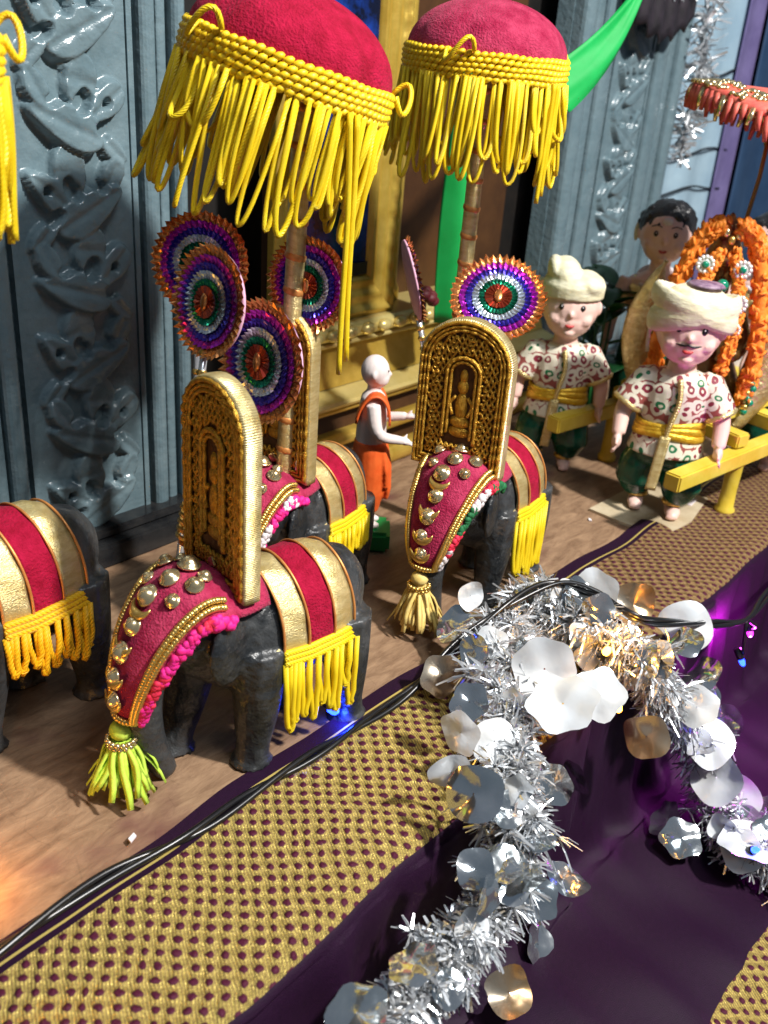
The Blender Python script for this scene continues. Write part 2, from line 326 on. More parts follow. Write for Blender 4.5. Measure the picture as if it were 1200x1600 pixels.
# cloth over the front of the step: profile (y, z), with arc length as v
prof = [(50.0, 0.32), (47, 0.36), (42, 0.34), (37, 0.36), (34.4, 0.30), (33.2, -0.2), (32.6, -1.2), (32.3, -2.8), (32.2, -6), (31.8, -11), (31.3, -16), (30.6, -20), (29.2, -21.6), (26, -22), (18, -22.1), (8, -22.2), (-5, -22.3), (-25, -22.3)]
pp = cat([(0, a, b) for a, b in prof], 150); arc = [0]
for i in range(1, 150): arc.append(arc[-1]+math.dist(pp[i], pp[i-1]))
def cloth(u, v):
    i = min(int(round(v*149)), 149); x = -20+u*330; y, z = pp[i][1], pp[i][2]; s = arc[i]
    k = min(max((s-14)/8, 0), 1)
    wr = k*(0.5*math.sin(x*0.9+2*math.sin(s*0.11+x*0.05))*0.6+0.5*math.sin(x*0.33+s*0.08)+0.4*math.sin(x*0.71+1.3+s*0.13)+0.25*math.sin(x*1.3+s*0.3))
    lw = 0.14*math.sin(x*0.21+s*0.3)+0.1*math.sin(x*0.47-s*0.2)
    if s < 18: return (x, y-wr*0.3+(0.35*math.sin(x*0.13+1)+0.2*math.sin(x*0.31))*(1-k), z+max(lw, -0.1)*(1-k))
    if s < 40: return (x, y-wr*0.9, z)
    return (x, y-wr*0.3, z+0.5*wr*0.7+0.3*math.sin(x*0.2+y*0.35))
cl = MB(); cl.grid(cloth, 330, 149, uvf=lambda u, v: (-20+u*330, arc[min(int(round(v*149)), 149)]))
o = cl.build('step_cloth', brocade_mat()); tag(o, 'aubergine cloth with wide gold brocade band draped over the step front', 'cloth')
sub = MB(); sub.box((130, 45.5, -13.6), (420, 20, 25)); o = sub.build('step', dark_wood); o['kind'] = 'structure'
sub = MB(); sub.box((130, -5, -25.5), (420, 72, 5)); o = sub.build('lower_step', dark_wood); o['kind'] = 'structure'

# carved pillars
def relief(x0, x1, z0, z1, seed, xc, hmax=1.7):
    r = np.random.RandomState(seed); st = 0.22
    xs = np.arange(x0, x1+st/2, st); zs = np.arange(z0, z1+st/2, st); X, Z = np.meshgrid(xs, zs, indexing='ij'); Hh = np.zeros_like(X)
    def ell(cx, cz, a, b, th, h, sharp=0.17, tilt=0.0, tip=0.0):
        nonlocal Hh
        dx, dz = X-cx, Z-cz; p = dx*math.cos(th)+dz*math.sin(th); q = -dx*math.sin(th)+dz*math.cos(th)
        bb = b*(1-tip*np.clip(p/a, -1, 1)); d = np.sqrt((p/a)**2+(q/np.maximum(bb, 0.1))**2)
        k = np.clip((1-d)/sharp, 0, 1); k = k*k*(3-2*k)
        vein = 0.22*np.exp(-(q/(0.14*b+0.1))**2)*k
        Hh = np.maximum(Hh, h*k*(1+tilt*p/a)-vein)
    def hole(cx, cz, a, b, th):
        nonlocal Hh
        dx, dz = X-cx, Z-cz; p = dx*math.cos(th)+dz*math.sin(th); q = -dx*math.sin(th)+dz*math.cos(th)
        k = np.clip((1-np.sqrt((p/a)**2+(q/b)**2))/0.35, 0, 1); Hh = Hh*(1-k)-1.5*k
    z = z0+5; side = 1
    while z < z1-3:
        s = side; h = hmax*r.uniform(0.8, 1.05)
        ell(xc+s*1.2, z, 5.2, 2.3, s*r.uniform(0.3, 0.6), h, tilt=0.25, tip=0.45*s)        # big leaf
        ell(xc-s*3.6, z+2.0, 3.6, 1.7, -s*r.uniform(0.5, 0.9)+PI, h*0.85, tilt=0.2, tip=0.5)      # answering leaf
        ell(xc+s*4.4, z+3.6, 2.3, 1.5, s*1.1, h*0.8, tilt=0.2)
        ell(xc-s*1.0, z+4.2, 2.2, 3.2, 0.2*s, h*0.75)                                        # bud
        ell(xc-s*4.6, z-2.6, 2.4, 1.2, s*0.8, h*0.7, tilt=0.2)
        ell(xc, z-3.2, 1.2, 3.4, r.uniform(-.3, .3), h*0.6)
        hole(xc-s*0.9, z+2.2, 1.0, 1.5, s*0.5); hole(xc+s*2.4, z+2.5, 0.8, 1.2, s*1.0); hole(xc-s*3.2, z-0.7, 1.3, 0.8, s*0.6); hole(xc+s*3.4, z-2.3, 0.9, 0.7, 0)
        hole(xc-s*3.9, z+2.1, 0.6, 0.6, 0)
        z += r.uniform(8.2, 9.4); side = -side
    Hh += 0.05*np.sin(X*1.9+Z*0.7)*np.sin(Z*1.3)*(Hh > 0.3)
    return X, Z, Hh
def pillar(name, label, xc, half, seed, top=92, right_side=False):
    t = thing(name, label, 'pillar', (xc, 95.5, 0))
    X, Z, Hh = relief(xc-7.5, xc+7.5, 2.5, top, seed, xc)
    nx, nz = X.shape; vs = np.stack([X-xc, -Hh, Z], -1).reshape(-1, 3); mb = MB()
    fs = [(i*nz+j, (i+1)*nz+j, (i+1)*nz+j+1, i*nz+j+1) for i in range(nx-1) for j in range(nz-1)]
    mb.add(vs.tolist(), fs); mb.build('carving', paint, t)
    mb = MB(); mb.bevbox((0, 3.4, top/2), (2*half, 3.6, top), 0.15); mb.build('backboard', paint, t)
    for s in (-1, 1):
        mb = MB(); x = 8.3                              # stepped vertical mouldings either side of the carving
        mb.box((s*7.9, 0.7, top/2), (0.7, 1.9, top)); mb.build('bead_strip', paint, t)
        rem = half-8.6; ws = [0.34*rem, 0.2*rem, 0.3*rem]; gap = 0.05*rem; x = 8.6+gap
        for k, wd in enumerate(ws):
            pts = [(x+wd*0.5*(1-math.cos(a)), -(0.35 if k == 1 else 1.0+0.2*k)*math.sin(a)**0.7) for a in np.linspace(0.02, PI-0.02, 9)]
            pts = [(x, 1.75)]+pts+[(x+wd, 1.75)]
            mb = MB(); mb.prism([(s*a, b) for a, b in pts], 0.01*k, top, Matrix.Identity(3), smooth=False); mb.build('moulding', paint, t); x += wd+gap
    mb = MB(); mb.bevbox((0, -1.6, 1.6), (2*half+2, 5.6, 3.2), 0.3); mb.build('base_rail', rail_black, t)
    mb = MB(); mb.bevbox((0, -1.0, 3.9), (2*half+1, 3.6, 1.3), 0.3); mb.build('base_bead', rail_black, t)
    return t
pillar('carved_pillar', 'blue grey carved wooden pillar behind the velvet-backed elephants at far left', 62, 15.2, 3)
pillar('carved_pillar', 'blue grey fluted pillar with narrow carving behind the capped doll', 190, 22.8, 11, 105)

# altar: gold stepped plinth, each moulding a part
al = thing('gold_altar', 'stepped gold painted altar plinth with brown recesses behind the orange-robed figurine', 'altar', (130, 90, 0))
MX = Matrix(((0, 0, 1), (1, 0, 0), (0, 1, 0)))
def mould(name, prof, m, x0=-38, x1=34): MB().prism(prof, x0, x1, MX).build(name, m, al)
def rounded(y, z0, z1, d, back=7): 
    return [(back, z0)]+[(y-d*math.sin(a), lerp(z0, z1, (1-math.cos(a))/2)) for a in np.linspace(0, PI, 9)]+[(back, z1)]
mould('foot', rounded(0.4, 0.02, 3.2, 1.2), altar_gold, -39, 35)
mould('recess', [(7, 3.2), (1.6, 3.2), (2.2, 6.3), (7, 6.3)], brown_wood)
mould('torus', rounded(0.6, 6.3, 8.6, 1.4), altar_gold)
mould('recess', [(7, 8.6), (1.4, 8.6), (2.4, 11.6), (7, 11.6)], brown_wood)
mould('fillet', rounded(1.0, 11.6, 13.0, 1.0), altar_gold)
mould('ledge', [(8, 13), (-0.6, 13.0), (-0.9, 13.5), (-0.6, 14.0), (2.4, 14.9), (8, 15)], altar_pale)
mould('panel', [(9, 15), (2.6, 15)]+[(2.6+1.6*math.sin(t*PI/2), 15+6*t) for t in np.linspace(0.1, 1, 8)]+[(9, 21)], altar_gold)
mould('fillet', rounded(3.6, 21, 22, 0.8, 9), altar_pale)
mould('cap', rounded(3.4, 22, 24.6, 1.2, 16), altar_pale, -39, 35)
egg = MB(); egg.ball((0, 0, 0), (1.5, 0.9, 1.0), 10, 6); eme = egg.mesh('egg')
for i in range(18): link('egg', eme, altar_pale, al, (-36+i*3.9, 2.1, 23.3))
# picture frame on the altar
fr = thing('picture_frame', 'gold picture frame holding a dark blue picture above the altar', 'picture frame', (104.5, 95.5, 24.7))
W2, HH, TW = 13.2, 52, 6.4
def bar(pts, nm): MB().sweep(pts, [(1, 1)]*len(pts), 4).build(nm, altar_gold, fr)
for nm, poly in (('frame_side', [(-W2, 0), (-W2+TW, TW), (-W2+TW, HH-TW), (-W2, HH)]), ('frame_side', [(W2, 0), (W2, HH), (W2-TW, HH-TW), (W2-TW, TW)]),
                 ('frame_bottom', [(-W2, 0), (W2, 0), (W2-TW, TW), (-W2+TW, TW)]), ('frame_top', [(-W2, HH), (-W2+TW, HH-TW), (W2-TW, HH-TW), (W2, HH)])):
    mb = MB(); c = np.mean(poly, 0); n = 4
    lv = [(0.0, 0), (0.0, -1.4), (0.12, -1.9), (0.28, -1.1), (0.5, -1.5), (0.66, -0.9), (0.86, -1.5), (1.0, -0.6), (1.0, 0.3)]
    outer = poly[0], poly[1] if nm != 'frame_side' else poly[3]
    # profile runs from the outer edge to the inner edge
    if nm == 'frame_side': o0, o1, i0, i1 = (poly[0], poly[3], poly[1], poly[2]) if poly[0][0] < 0 else (poly[0], poly[1], poly[3], poly[2])
    elif nm == 'frame_bottom': o0, o1, i0, i1 = poly[0], poly[1], poly[3], poly[2]
    else: o0, o1, i0, i1 = poly[0], poly[3], poly[1], poly[2]
    def fs(u, v, o0=o0, o1=o1, i0=i0, i1=i1):
        k = v*(len(lv)-1); a = min(int(k), len(lv)-2); t = k-a; w_ = lerp(lv[a][0], lv[a+1][0], t); d = lerp(lv[a][1], lv[a+1][1], t)
        A = (lerp(o0[0], i0[0], w_), lerp(o0[1], i0[1], w_)); B = (lerp(o1[0], i1[0], w_), lerp(o1[1], i1[1], w_))
        if 0.1 < w_ < 0.35: d -= 0.25*abs(math.sin(u*60))
        return (lerp(A[0], B[0], u), d, lerp(A[1], B[1], u))
    mb.grid(fs, 80 if 'side' in nm else 40, 24); mb.build(nm, altar_gold, fr)
MB().box((0, 0.9, HH/2), (2*W2-0.6, 1.2, HH-0.6)).build('backing', brown_wood, fr)
MB().box((0, -0.3, HH/2), (2*(W2-TW)+0.2, 0.5, HH-2*TW+0.2)).build('picture', mat('blue_print', (0.004, 0.006, 0.02), 0.15, 0, (0.01, 0.05, 0.32), 9, split=(0.45, 0.62)), fr)
MB().box((0, -0.9, TW+0.9), (2*(W2-TW)-0.2, 0.4, 1.8)).build('slip', black, fr)
# brown niche wall and gold post right of the frame
o = MB().box((138, 102.5, 45), (42, 1.5, 90)).build('niche_board', brown_wood); tag(o, 'plain brown board behind the gold frame and altar', 'board')
t = thing('gold_post', 'slim gold post against the brown board right of the frame', 'post', (124, 100, 24.5))
MB().lathe([(1.5, 0), (1.5, 2), (1.0, 3), (1.15, 20), (0.9, 34), (1.3, 35), (1.3, 60)], seg=12).build('shaft', altar_gold, t); MB().box((0, 0, -0.6), (3.6, 3.6, 1.2)).build('foot', altar_gold, t)
# blue hangings at the far right
blue_c = mat('pale_blue_cloth', (0.32, 0.47, 0.58), 0.6, 0, (0.42, 0.58, 0.68), 10, 0.3, 40, 0.004)
navy = mat('navy_cloth', (0.016, 0.05, 0.12), 0.6, 0, (0.03, 0.075, 0.16), 10)
mauve = mat('mauve_ribbon', (0.16, 0.13, 0.30), 0.5, 0, (0.24, 0.20, 0.42), 12)
def hang(name, label, x0, x1, y, m, amp, per):
    mb = MB(); mb.grid(lambda u, v: (lerp(x0, x1, u), y+amp*math.sin((x0+(x1-x0)*u)*per+0.3*math.sin(v*5)), 110*v), 60, 8, 0.3); o = mb.build(name, m); return tag(o, label, 'hanging')
hang('blue_hanging', 'pale blue cloth hanging crossed by dark wires beside the fluted pillar', 212, 273, 104, blue_c, 0.5, 0.35)
hang('mauve_ribbon', 'narrow mauve ribbon hanging down the edge of the pale blue cloth', 262, 273, 102.6, mauve, 0.3, 0.5)
hang('navy_hanging', 'dark navy cloth hanging at the far right behind the parasol', 272, 355, 101.5, navy, 0.8, 0.2)
for i, z in enumerate((66, 57.5, 47, 38)):
    p = cat([(214+j*7.6, 103.0+0.3*math.sin(j*2+i), z+1.2*math.sin(j*1.1+i)-0.12*j*(8-j)) for j in range(8)], 30)
    o = MB().sweep(p, 0.28, 6).build('wall_wire', cable_m)
    tag(o, ('topmost', 'second', 'third', 'lowest')[i]+' thin dark wire strung across the pale blue hanging', 'wire', 'wires across the blue hanging')

# ================================================================== velvet parasols
def velvet_parasol(label, loc, tilt, R, m, seed, pole_h, long_strands=(), wrap=True, cord=None):
    r = random.Random(seed); cord = cord or yellow
    t = thing('velvet_parasol', label, 'parasol', loc, tilt, 'velvet parasols with yellow fringe')
    mb = MB(); ng = 64
    prof = [(R*math.sin(a)*1.0, R*0.62*math.cos(a)) for a in np.linspace(0.0001, PI/2, 18)]+[(R*1.005, -1.0)]
    def dome(u, v):
        k = v*(len(prof)-1); i = min(int(k), len(prof)-2); f = k-i; rr = lerp(prof[i][0], prof[i+1][0], f); z = lerp(prof[i][1], prof[i+1][1], f)
        a = u*2*PI; s = 1-0.035*abs(math.cos(4*a))**8*min(1, rr/R*1.3); return (rr*s*math.cos(a), rr*s*math.sin(a), z*(0.97+0.03*s))
    mb.grid(dome, 96, 24, 0.25); mb.build('canopy', m, t)
    mb = MB()                                                      # braid of slanted stitches, five rows
    for k in range(5):
        n = int(2*PI*R/0.82)
        for i in range(n):
            a = 2*PI*(i+0.5*(k % 2))/n; rot = Matrix.Rotation(a, 3, 'Z') @ Matrix.Rotation(0.55, 3, 'X')
            rr = R+0.28+0.1*(k in (1, 2, 3)); mb.ball((rr*math.cos(a), rr*math.sin(a), 0.1-k*0.58+0.05*math.sin(a*9+k)), (0.42, 0.62, 0.34), 6, 4, rot)
    mb.build('braid', yellow_b, t)
    n = int(2*PI*R/0.78); a = 0                                    # hanging loops of twisted cord
    for i in range(n):
        a = 2*PI*i/n+r.uniform(-.03, .03); wd = r.uniform(0.6, 2.0)/R; ln = r.uniform(8, 13)*R/10; sw = r.uniform(-.8, .8); out = r.uniform(-0.3, 1.1)
        if r.random() < 0.12: ln *= 0.6; wd *= 1.6
        pts = []
        for q in np.linspace(0, 1, 17):
            s = math.sin(q*PI)**0.62; aa = a+wd*(q-0.5)*(1+0.7*math.sin(q*PI)); rr = R+0.35+out*s+0.3*math.sin(q*7+i)
            pts.append((rr*math.cos(aa)+sw*s*-math.sin(aa), rr*math.sin(aa)+sw*s*math.cos(aa), -2.2-ln*s))
        MB().sweep(pts, 0.255*r.uniform(0.8, 1.15), 7).build('fringe_loop', cord, t)
    for (a, ln, x) in long_strands:                                # cords that have come loose and hang straight
        for k in range(2):
            aa = a+k*0.075; dn = Euler(tilt).to_matrix().inverted() @ Vector((0, 0, -1)); pts = [Vector(((R+0.8)*math.cos(aa)+0.2*math.sin(q*5+k), (R+0.8)*math.sin(aa)+x*q, -2))+dn*ln*q*(1-0.06*k) for q in np.linspace(0, 1, 18)]
            MB().sweep(pts, 0.27, 7).build('loose_cord', cord, t)
    for s in (0.0, 2.4): # stray curls pulled out of the braid at the rim
        aa = PI*1.0+s; pts = [((R+0.6+1.5*math.sin(q*PI))*math.cos(aa+0.16*math.cos(q*PI)), (R+0.6+1.5*math.sin(q*PI))*math.sin(aa+0.16*math.cos(q*PI)), 0.4+1.3*math.sin(q*2*PI)) for q in np.linspace(0, 1, 14)]
        MB().sweep(pts, 0.26, 7).build('stray_curl', cord, t)
    # pole, upright although the canopy tilts
    inv = Euler(tilt).to_matrix().inverted(); base = inv @ Vector((0, 0, -pole_h)); top = Vector((0, 0, R*0.55))
    pm = zari; MB().sweep([top.lerp(base, q) for q in np.linspace(0, 1, 12)], 1.0, 12).build('pole', pm, t)
    ax = (base-top).normalized(); L = (base-top).length
    for k in range(int(L/3.4)):
        c = top+ax*(k*3.4+2); rot = ax.to_track_quat('Z', 'Y').to_matrix() @ Matrix.Rotation(0.22, 3, 'X'); MB().lathe([(1.0, -0.35), (1.12, -0.2), (1.12, 0.2), (1.0, 0.35)], c, 12, rot, False).build('orange_winding', copper_edge, t)
    MB().lathe([(2.6, 0), (2.6, 0.5), (1.4, 1.2), (1.1, 1.8)], base, 16, inv).build('foot', gold, t)
    MB().lathe([(0.001, 2.6), (0.5, 2.2), (0.9, 1.4), (0.5, 0.7), (1.2, 0.1), (1.2, -0.3)], (0, 0, R*0.62), 14).build('finial', gold, t)
    return t
velvet_parasol('large crimson velvet parasol with long yellow looped fringe left of the gold frame', (67.2, 67.6, 59.8), (0.20, 0.19, 0.0), 9.4, velvet, 1, 59.8, [(-1.72, 23.0, -0.4)])
velvet_parasol('rose velvet parasol with shorter yellow fringe beside the green ribbon', (102.0, 70.2, 62.0), (0.05, -0.02, 0.3), 9.2, velvet2, 2, 62.0, [(-1.9, 13.0, 0.3)])
velvet_parasol('parasol at the left picture edge, only its yellow fringe showing', (27.8, 66, 60.6), (0.1, 0.05, 0.5), 8.4, velvet, 5, 60.6, [(-0.75, 11, 0.3), (-0.9, 10.5, 0.3)])

# ================================================================== elephants
BX = [-10.4, -9.8, -8.2, -5, -1, 3, 6, 9, 11.3]
BZ = [12.4, 12.7, 13.2, 13.5, 13.4, 13.6, 14.9, 16.6, 16.7]
BY = [0.6, 2.7, 4.2, 5.0, 5.1, 4.8, 4.0, 3.9, 3.1]
BR = [1.0, 4.0, 5.8, 6.7, 6.7, 6.5, 5.5, 4.7, 3.9]
def elephant_body():
    mb = MB(); xs = np.linspace(-10.4, 11.3, 30)
    mb.sweep([(x, 0, interp(x, BX, BZ)) for x in xs], [(interp(x, BX, BY), interp(x, BX, BR)) for x in xs], 24, up=(0, 0, 1))
    tp = cat([(8.5, 0, 17.5), (11, 0, 16.5), (13.2, 0, 14), (14.0, 0, 10), (13.6, 0, 6), (12.6, 0, 2.6), (11.6, 0, 0.5)], 22)
    mb.sweep(tp, [lerp(3.5, 1.15, (i/21)**0.7) for i in range(22)], 14, up=(0, 1, 0))
    for x, y, lean in ((3.4, 3.3, 0.6), (7.0, -3.1, 1.8), (-7.6, 3.3, -0.6), (-5.2, -3.1, 0.8)):
        mb.sweep(cat([(x-lean*0.3, y*0.85, 13), (x, y, 8), (x+lean*0.5, y, 4), (x+lean, y, 1.1), (x+lean*1.1, y, 0.05)], 14), [lerp(3.0, 1.75, min(1, i/8)) if i < 11 else 1.75+0.22*(i-10) for i in range(14)], 12)
    for s in (-1, 1):
        mb.ball((7.2, s*4.2, 14.6), (2.6, 0.7, 3.6), 12, 8, Matrix.Rotation(s*0.25, 3, 'Z'))
        mb.sweep(cat([(12.3, s*1.9, 12.8), (13.8, s*2.3, 11.4), (15.0, s*2.2, 11.2)], 8), [0.5, 0.5, 0.48, 0.45, 0.4, 0.35, 0.3, 0.2], 8)
    mb.sweep(cat([(-10.0, 0, 15), (-11.2, 0, 13), (-11.4, 0, 9), (-11.0, 0, 7)], 10), 0.5, 8)
    return fuse(mb, 0.32, 3)
EBODY = elephant_body()
def around(x, an, off):
    ry, rz, zc = interp(x, BX, BY)+off, interp(x, BX, BR)+off, interp(x, BX, BZ); return Vector((x, ry*math.sin(an), zc+rz*math.cos(an)))
HP = cat([(2.6, 0, 20.7), (6.0, 0, 21.1), (9.2, 0, 21.9), (12.0, 0, 20.6), (14.4, 0, 17.6), (15.8, 0, 14.2), (16.3, 0, 11.0), (16.0, 0, 8.4)], 40)
HWD = [4.4, 4.9, 5.0, 4.7, 4.1, 3.4, 2.6, 1.7]
def cover(s, k, off=0.0):
    """point on the head cover: s 0..1 from the neck down the trunk, k -1..1 across"""
    f = s*39; i = min(int(f), 38); f -= i; c = Vector(HP[i]).lerp(Vector(HP[i+1]), f); t = (Vector(HP[i+1])-Vector(HP[i])).normalized(); n = Vector((-t.z, 0, t.x))
    if n.z < 0 and s < 0.3: n = -n
    n = Vector((-t.z, 0, t.x)) if True else n
    wd = interp(s*7, range(8), HWD); a = k*1.25; return c+Vector((0, wd*math.sin(a)/math.sin(1.25), 0))+n*(wd*(math.cos(a)-1)*0.85+off)
STUD = MB(); STUD.lathe([(0.001, 0.95), (0.45, 0.85), (0.8, 0.5), (0.95, 0.15), (1.15, 0.1), (1.15, -0.1)], seg=12); STUDM = STUD.mesh('stud')
CRES = MB(); CRES.sweep([(1.15*math.cos(a), 1.15*math.sin(a), 0.1) for a in np.linspace(-PI*0.95, PI*-0.05, 12)], [(0.05+0.38*math.sin(q*PI), 0.05+0.25*math.sin(q*PI)) for q in np.linspace(0, 1, 12)], 6); CRESM = CRES.mesh('crescent')
def tassel(parent, at, m, collar, ln, spread, seed):
    r = random.Random(seed)
    MB().ball(at, (1.1, 1.1, 1.0), 10, 6).build('tassel_knot', m, parent)
    mb = MB()
    for k in range(16):
        a = 2*PI*k/16; mb.ball((at[0]+1.25*math.cos(a), at[1]+1.25*math.sin(a), at[2]-0.9), 0.3, 6, 4); mb.ball((at[0]+1.2*math.cos(a+.2), at[1]+1.2*math.sin(a+.2), at[2]-1.35), 0.28, 6, 4)
    mb.build('bead_collar', collar, parent)
    for k in range(64):
        a = 2*PI*k/64+r.uniform(-.15, .15); rr = spread*r.uniform(0.3, 1.0); L = ln*r.uniform(0.75, 1.12); p = []
        for q in np.linspace(0, 1, 6): p.append((at[0]+math.cos(a)*(0.6+(rr-0.6)*q**0.8)+0.25*math.sin(q*5+k), at[1]+math.sin(a)*(0.6+(rr-0.6)*q**0.8)+0.25*math.cos(q*4+k*2), max(at[2]-0.8-L*q, 0.2)))
        MB().sweep(p, [(0.1, 0.2), (0.12, 0.28), (0.13, 0.32), (0.13, 0.34), (0.12, 0.34), (0.1, 0.3)], 4, up=(-math.sin(a), math.cos(a), 0)).build('tassel_strand', m, parent)
def elephant(label, loc, head_deg, seed, skin, trims, tassel_m, cord, head=True, scale=1.0, loops=9, looplen=5.0, studs=True, collar=None):
    r = random.Random(seed); t = thing('toy_elephant', label, 'elephant', loc, (0, 0, math.radians(head_deg)), 'carved elephants in procession', scale)
    link('body', EBODY if skin is elephant_m else EBODY.copy(), skin, t)
    A = 1.72
    for nm, xa, xb, m in (('gold_stripe', -0.4, 2.4, zari), ('velvet_stripe', -3.6, -0.35, velvet), ('gold_stripe', -6.4, -3.55, zari)):
        mb = MB(); mb.grid(lambda u, v: around(lerp(xa, xb, u)-0.9*abs(math.sin(lerp(-A, A, v)))**2*0.6, lerp(-A, A, v), 0.34+(0.05 if m is velvet else 0)+0.07*math.sin(v*40+u*3)), 6, 48, 0.2); mb.build(nm, m, t)
    for x in (-6.45, -3.55, -0.38, 2.42):
        MB().sweep([around(x-0.9*abs(math.sin(a))**2*0.6, a, 0.5) for a in np.linspace(-A, A, 40)], (0.13), 6).build('piping', copper_edge, t)
    for s in (-1, 1):
        base = [around(x-0.54, s*A, 0.55) for x in np.linspace(2.5, -6.6, 24)]
        mb = MB()
        for k in range(3): mb.sweep([p+Vector((0, s*0.1*k, 0.35-0.5*k)) for p in base], 0.36, 7)
        mb.build('fringe_braid', cord, t)
        for k in range(loops):
            p0 = base[int((k+0.5)/loops*23)]+Vector((r.uniform(-.2, .2), s*0.3, -0.7)); L = looplen*r.uniform(0.75, 1.15); wd = r.uniform(0.45, 0.7); pts = []
            for q in np.linspace(0, 1, 13):
                g = math.sin(q*PI)**0.6; pts.append(p0+Vector(((q-0.5)*2*wd*0.8+0.2*g*r.uniform(-1, 1), s*(0.25*g+0.25*math.cos(q*PI)*0.5), -L*g)))
            MB().sweep(pts, 0.3, 6).build('fringe_loop', cord, t)
        # girth ribbon from the stripe to the chest
        MB().sweep([around(x, s*(1.62+0.10*(x-2.0)**0.9), 0.32) for x in np.linspace(2.1, 7.0, 10)], [(0.1, 0.55)]*10, 6, up=(0, 0, 1)).build('girth_ribbon', zari, t)
        MB().sweep([around(x, s*(1.75+0.10*(x-2.0)**0.9), 0.36) for x in np.linspace(2.1, 7.0, 10)], 0.13, 6).build('ribbon_edge', copper_edge, t)
    if not head: return t
    mb = MB(); mb.grid(lambda u, v: cover(u, lerp(-1, 1, v), 0.12*math.sin(u*23+v*9)*0.4), 40, 24, 0.25); hc = mb.build('head_cover', velvet2, t)
    for s in (-1, 1):
        mb = MB()
        for row, kk in enumerate((0.86, 0.74)):
            pts = [cover(q, s*kk, 0.28) for q in np.linspace(0.2, 0.97, 60)]
            for p in pts: mb.ball(p, 0.34, 6, 4)
        mb.build('bead_chain', gold_bead, hc)
        # furry trim in patches of colour
        n = len(trims)
        for k, tm in enumerate(trims):
            mb = MB()
            for q in np.linspace(0.16+0.8*k/n, 0.16+0.8*(k+1)/n, 7):
                for _ in range(4): mb.ball(cover(min(q+r.uniform(-.02, .02), 1), s*r.uniform(1.0, 1.1), r.uniform(-.25, .2)), (r.uniform(.35, .65), r.uniform(.3, .5), r.uniform(.35, .65)), 6, 4)
            mb.build('fur_trim', tm, hc)
    mb = MB(); [mb.ball(cover(0.97, k, 0.25), 0.34, 6, 4) for k in np.linspace(-0.9, 0.9, 12)]; mb.build('bead_chain', gold_bead, hc)
    def put(me, nm, m, s, k, sc):
        p = cover(s, k, 0.2); e = 0.01; tu = (cover(min(s+e, 1), k)-cover(max(s-e, 0), k)).normalized(); tv = (cover(s, k+e)-cover(s, k-e)).normalized(); n = tu.cross(tv).normalized()
        if n.dot(p-Vector((6, 0, 10))) < 0: n = -n
        o = link(nm, me, m, hc, p); o.rotation_euler = Matrix((tv, n.cross(tv), n)).transposed().to_euler(); o.scale = (sc,)*3
    for s, k, sc in ((0.26, 0, 0.95), (0.36, 0.05, 0.85), (0.46, -0.04, 0.95), (0.56, 0.03, 0.85), (0.66, 0, 0.9), (0.76, -0.05, 0.75), (0.86, 0.03, 0.75), (0.30, -0.42, 0.75), (0.31, 0.40, 0.75), (0.41, -0.36, 0.6), (0.42, 0.38, 0.6), (0.24, 0.3, 0.6), (0.24, -0.3, 0.6)):
        put(STUDM, 'stud', gold_pale, s, k, sc)
    for s in (0.48, 0.61, 0.73, 0.83): put(CRESM, 'crescent', gold_bead, s, 0, 1.15)
    tassel(t, (16.0, 0, 7.4), tassel_m, collar or gold_bead, 5.2, 3.6, seed)
    return t
elephant('carved elephant in front with hot pink trimmed head cover and lime tassel', (52.6, 54.2, 0), 172, 1, elephant_m, [pink_fur, red_fur, pink_fur, pink_fur, red_fur, pink_fur], lime, yellow, collar=gold_pale, scale=0.95, looplen=7.0)
elephant('carved elephant with green, red and white trim and straw-yellow tassel near the silver tinsel', (92.6, 56.6, 0), 186, 2, elephant_m, [green_fur, red_fur, white_fur, green_fur, red_fur, white_fur], straw, yellow, looplen=9.0, scale=0.95)
elephant('carved elephant half hidden behind the foremost gold arch plaque', (73.0, 69.6, 0), 189, 3, elephant_m, [pink_fur, white_fur, pink_fur, white_fur, pink_fur, pink_fur], lime, yellow, scale=0.93, looplen=4.5)
elephant('greyish elephant cut off at the left picture edge with orange-yellow fringe', (36.0, 74.0, 0), 183, 4, elephant_g, [pink_fur, red_fur], lime, yellow_o, head=False, scale=1.03, looplen=5)

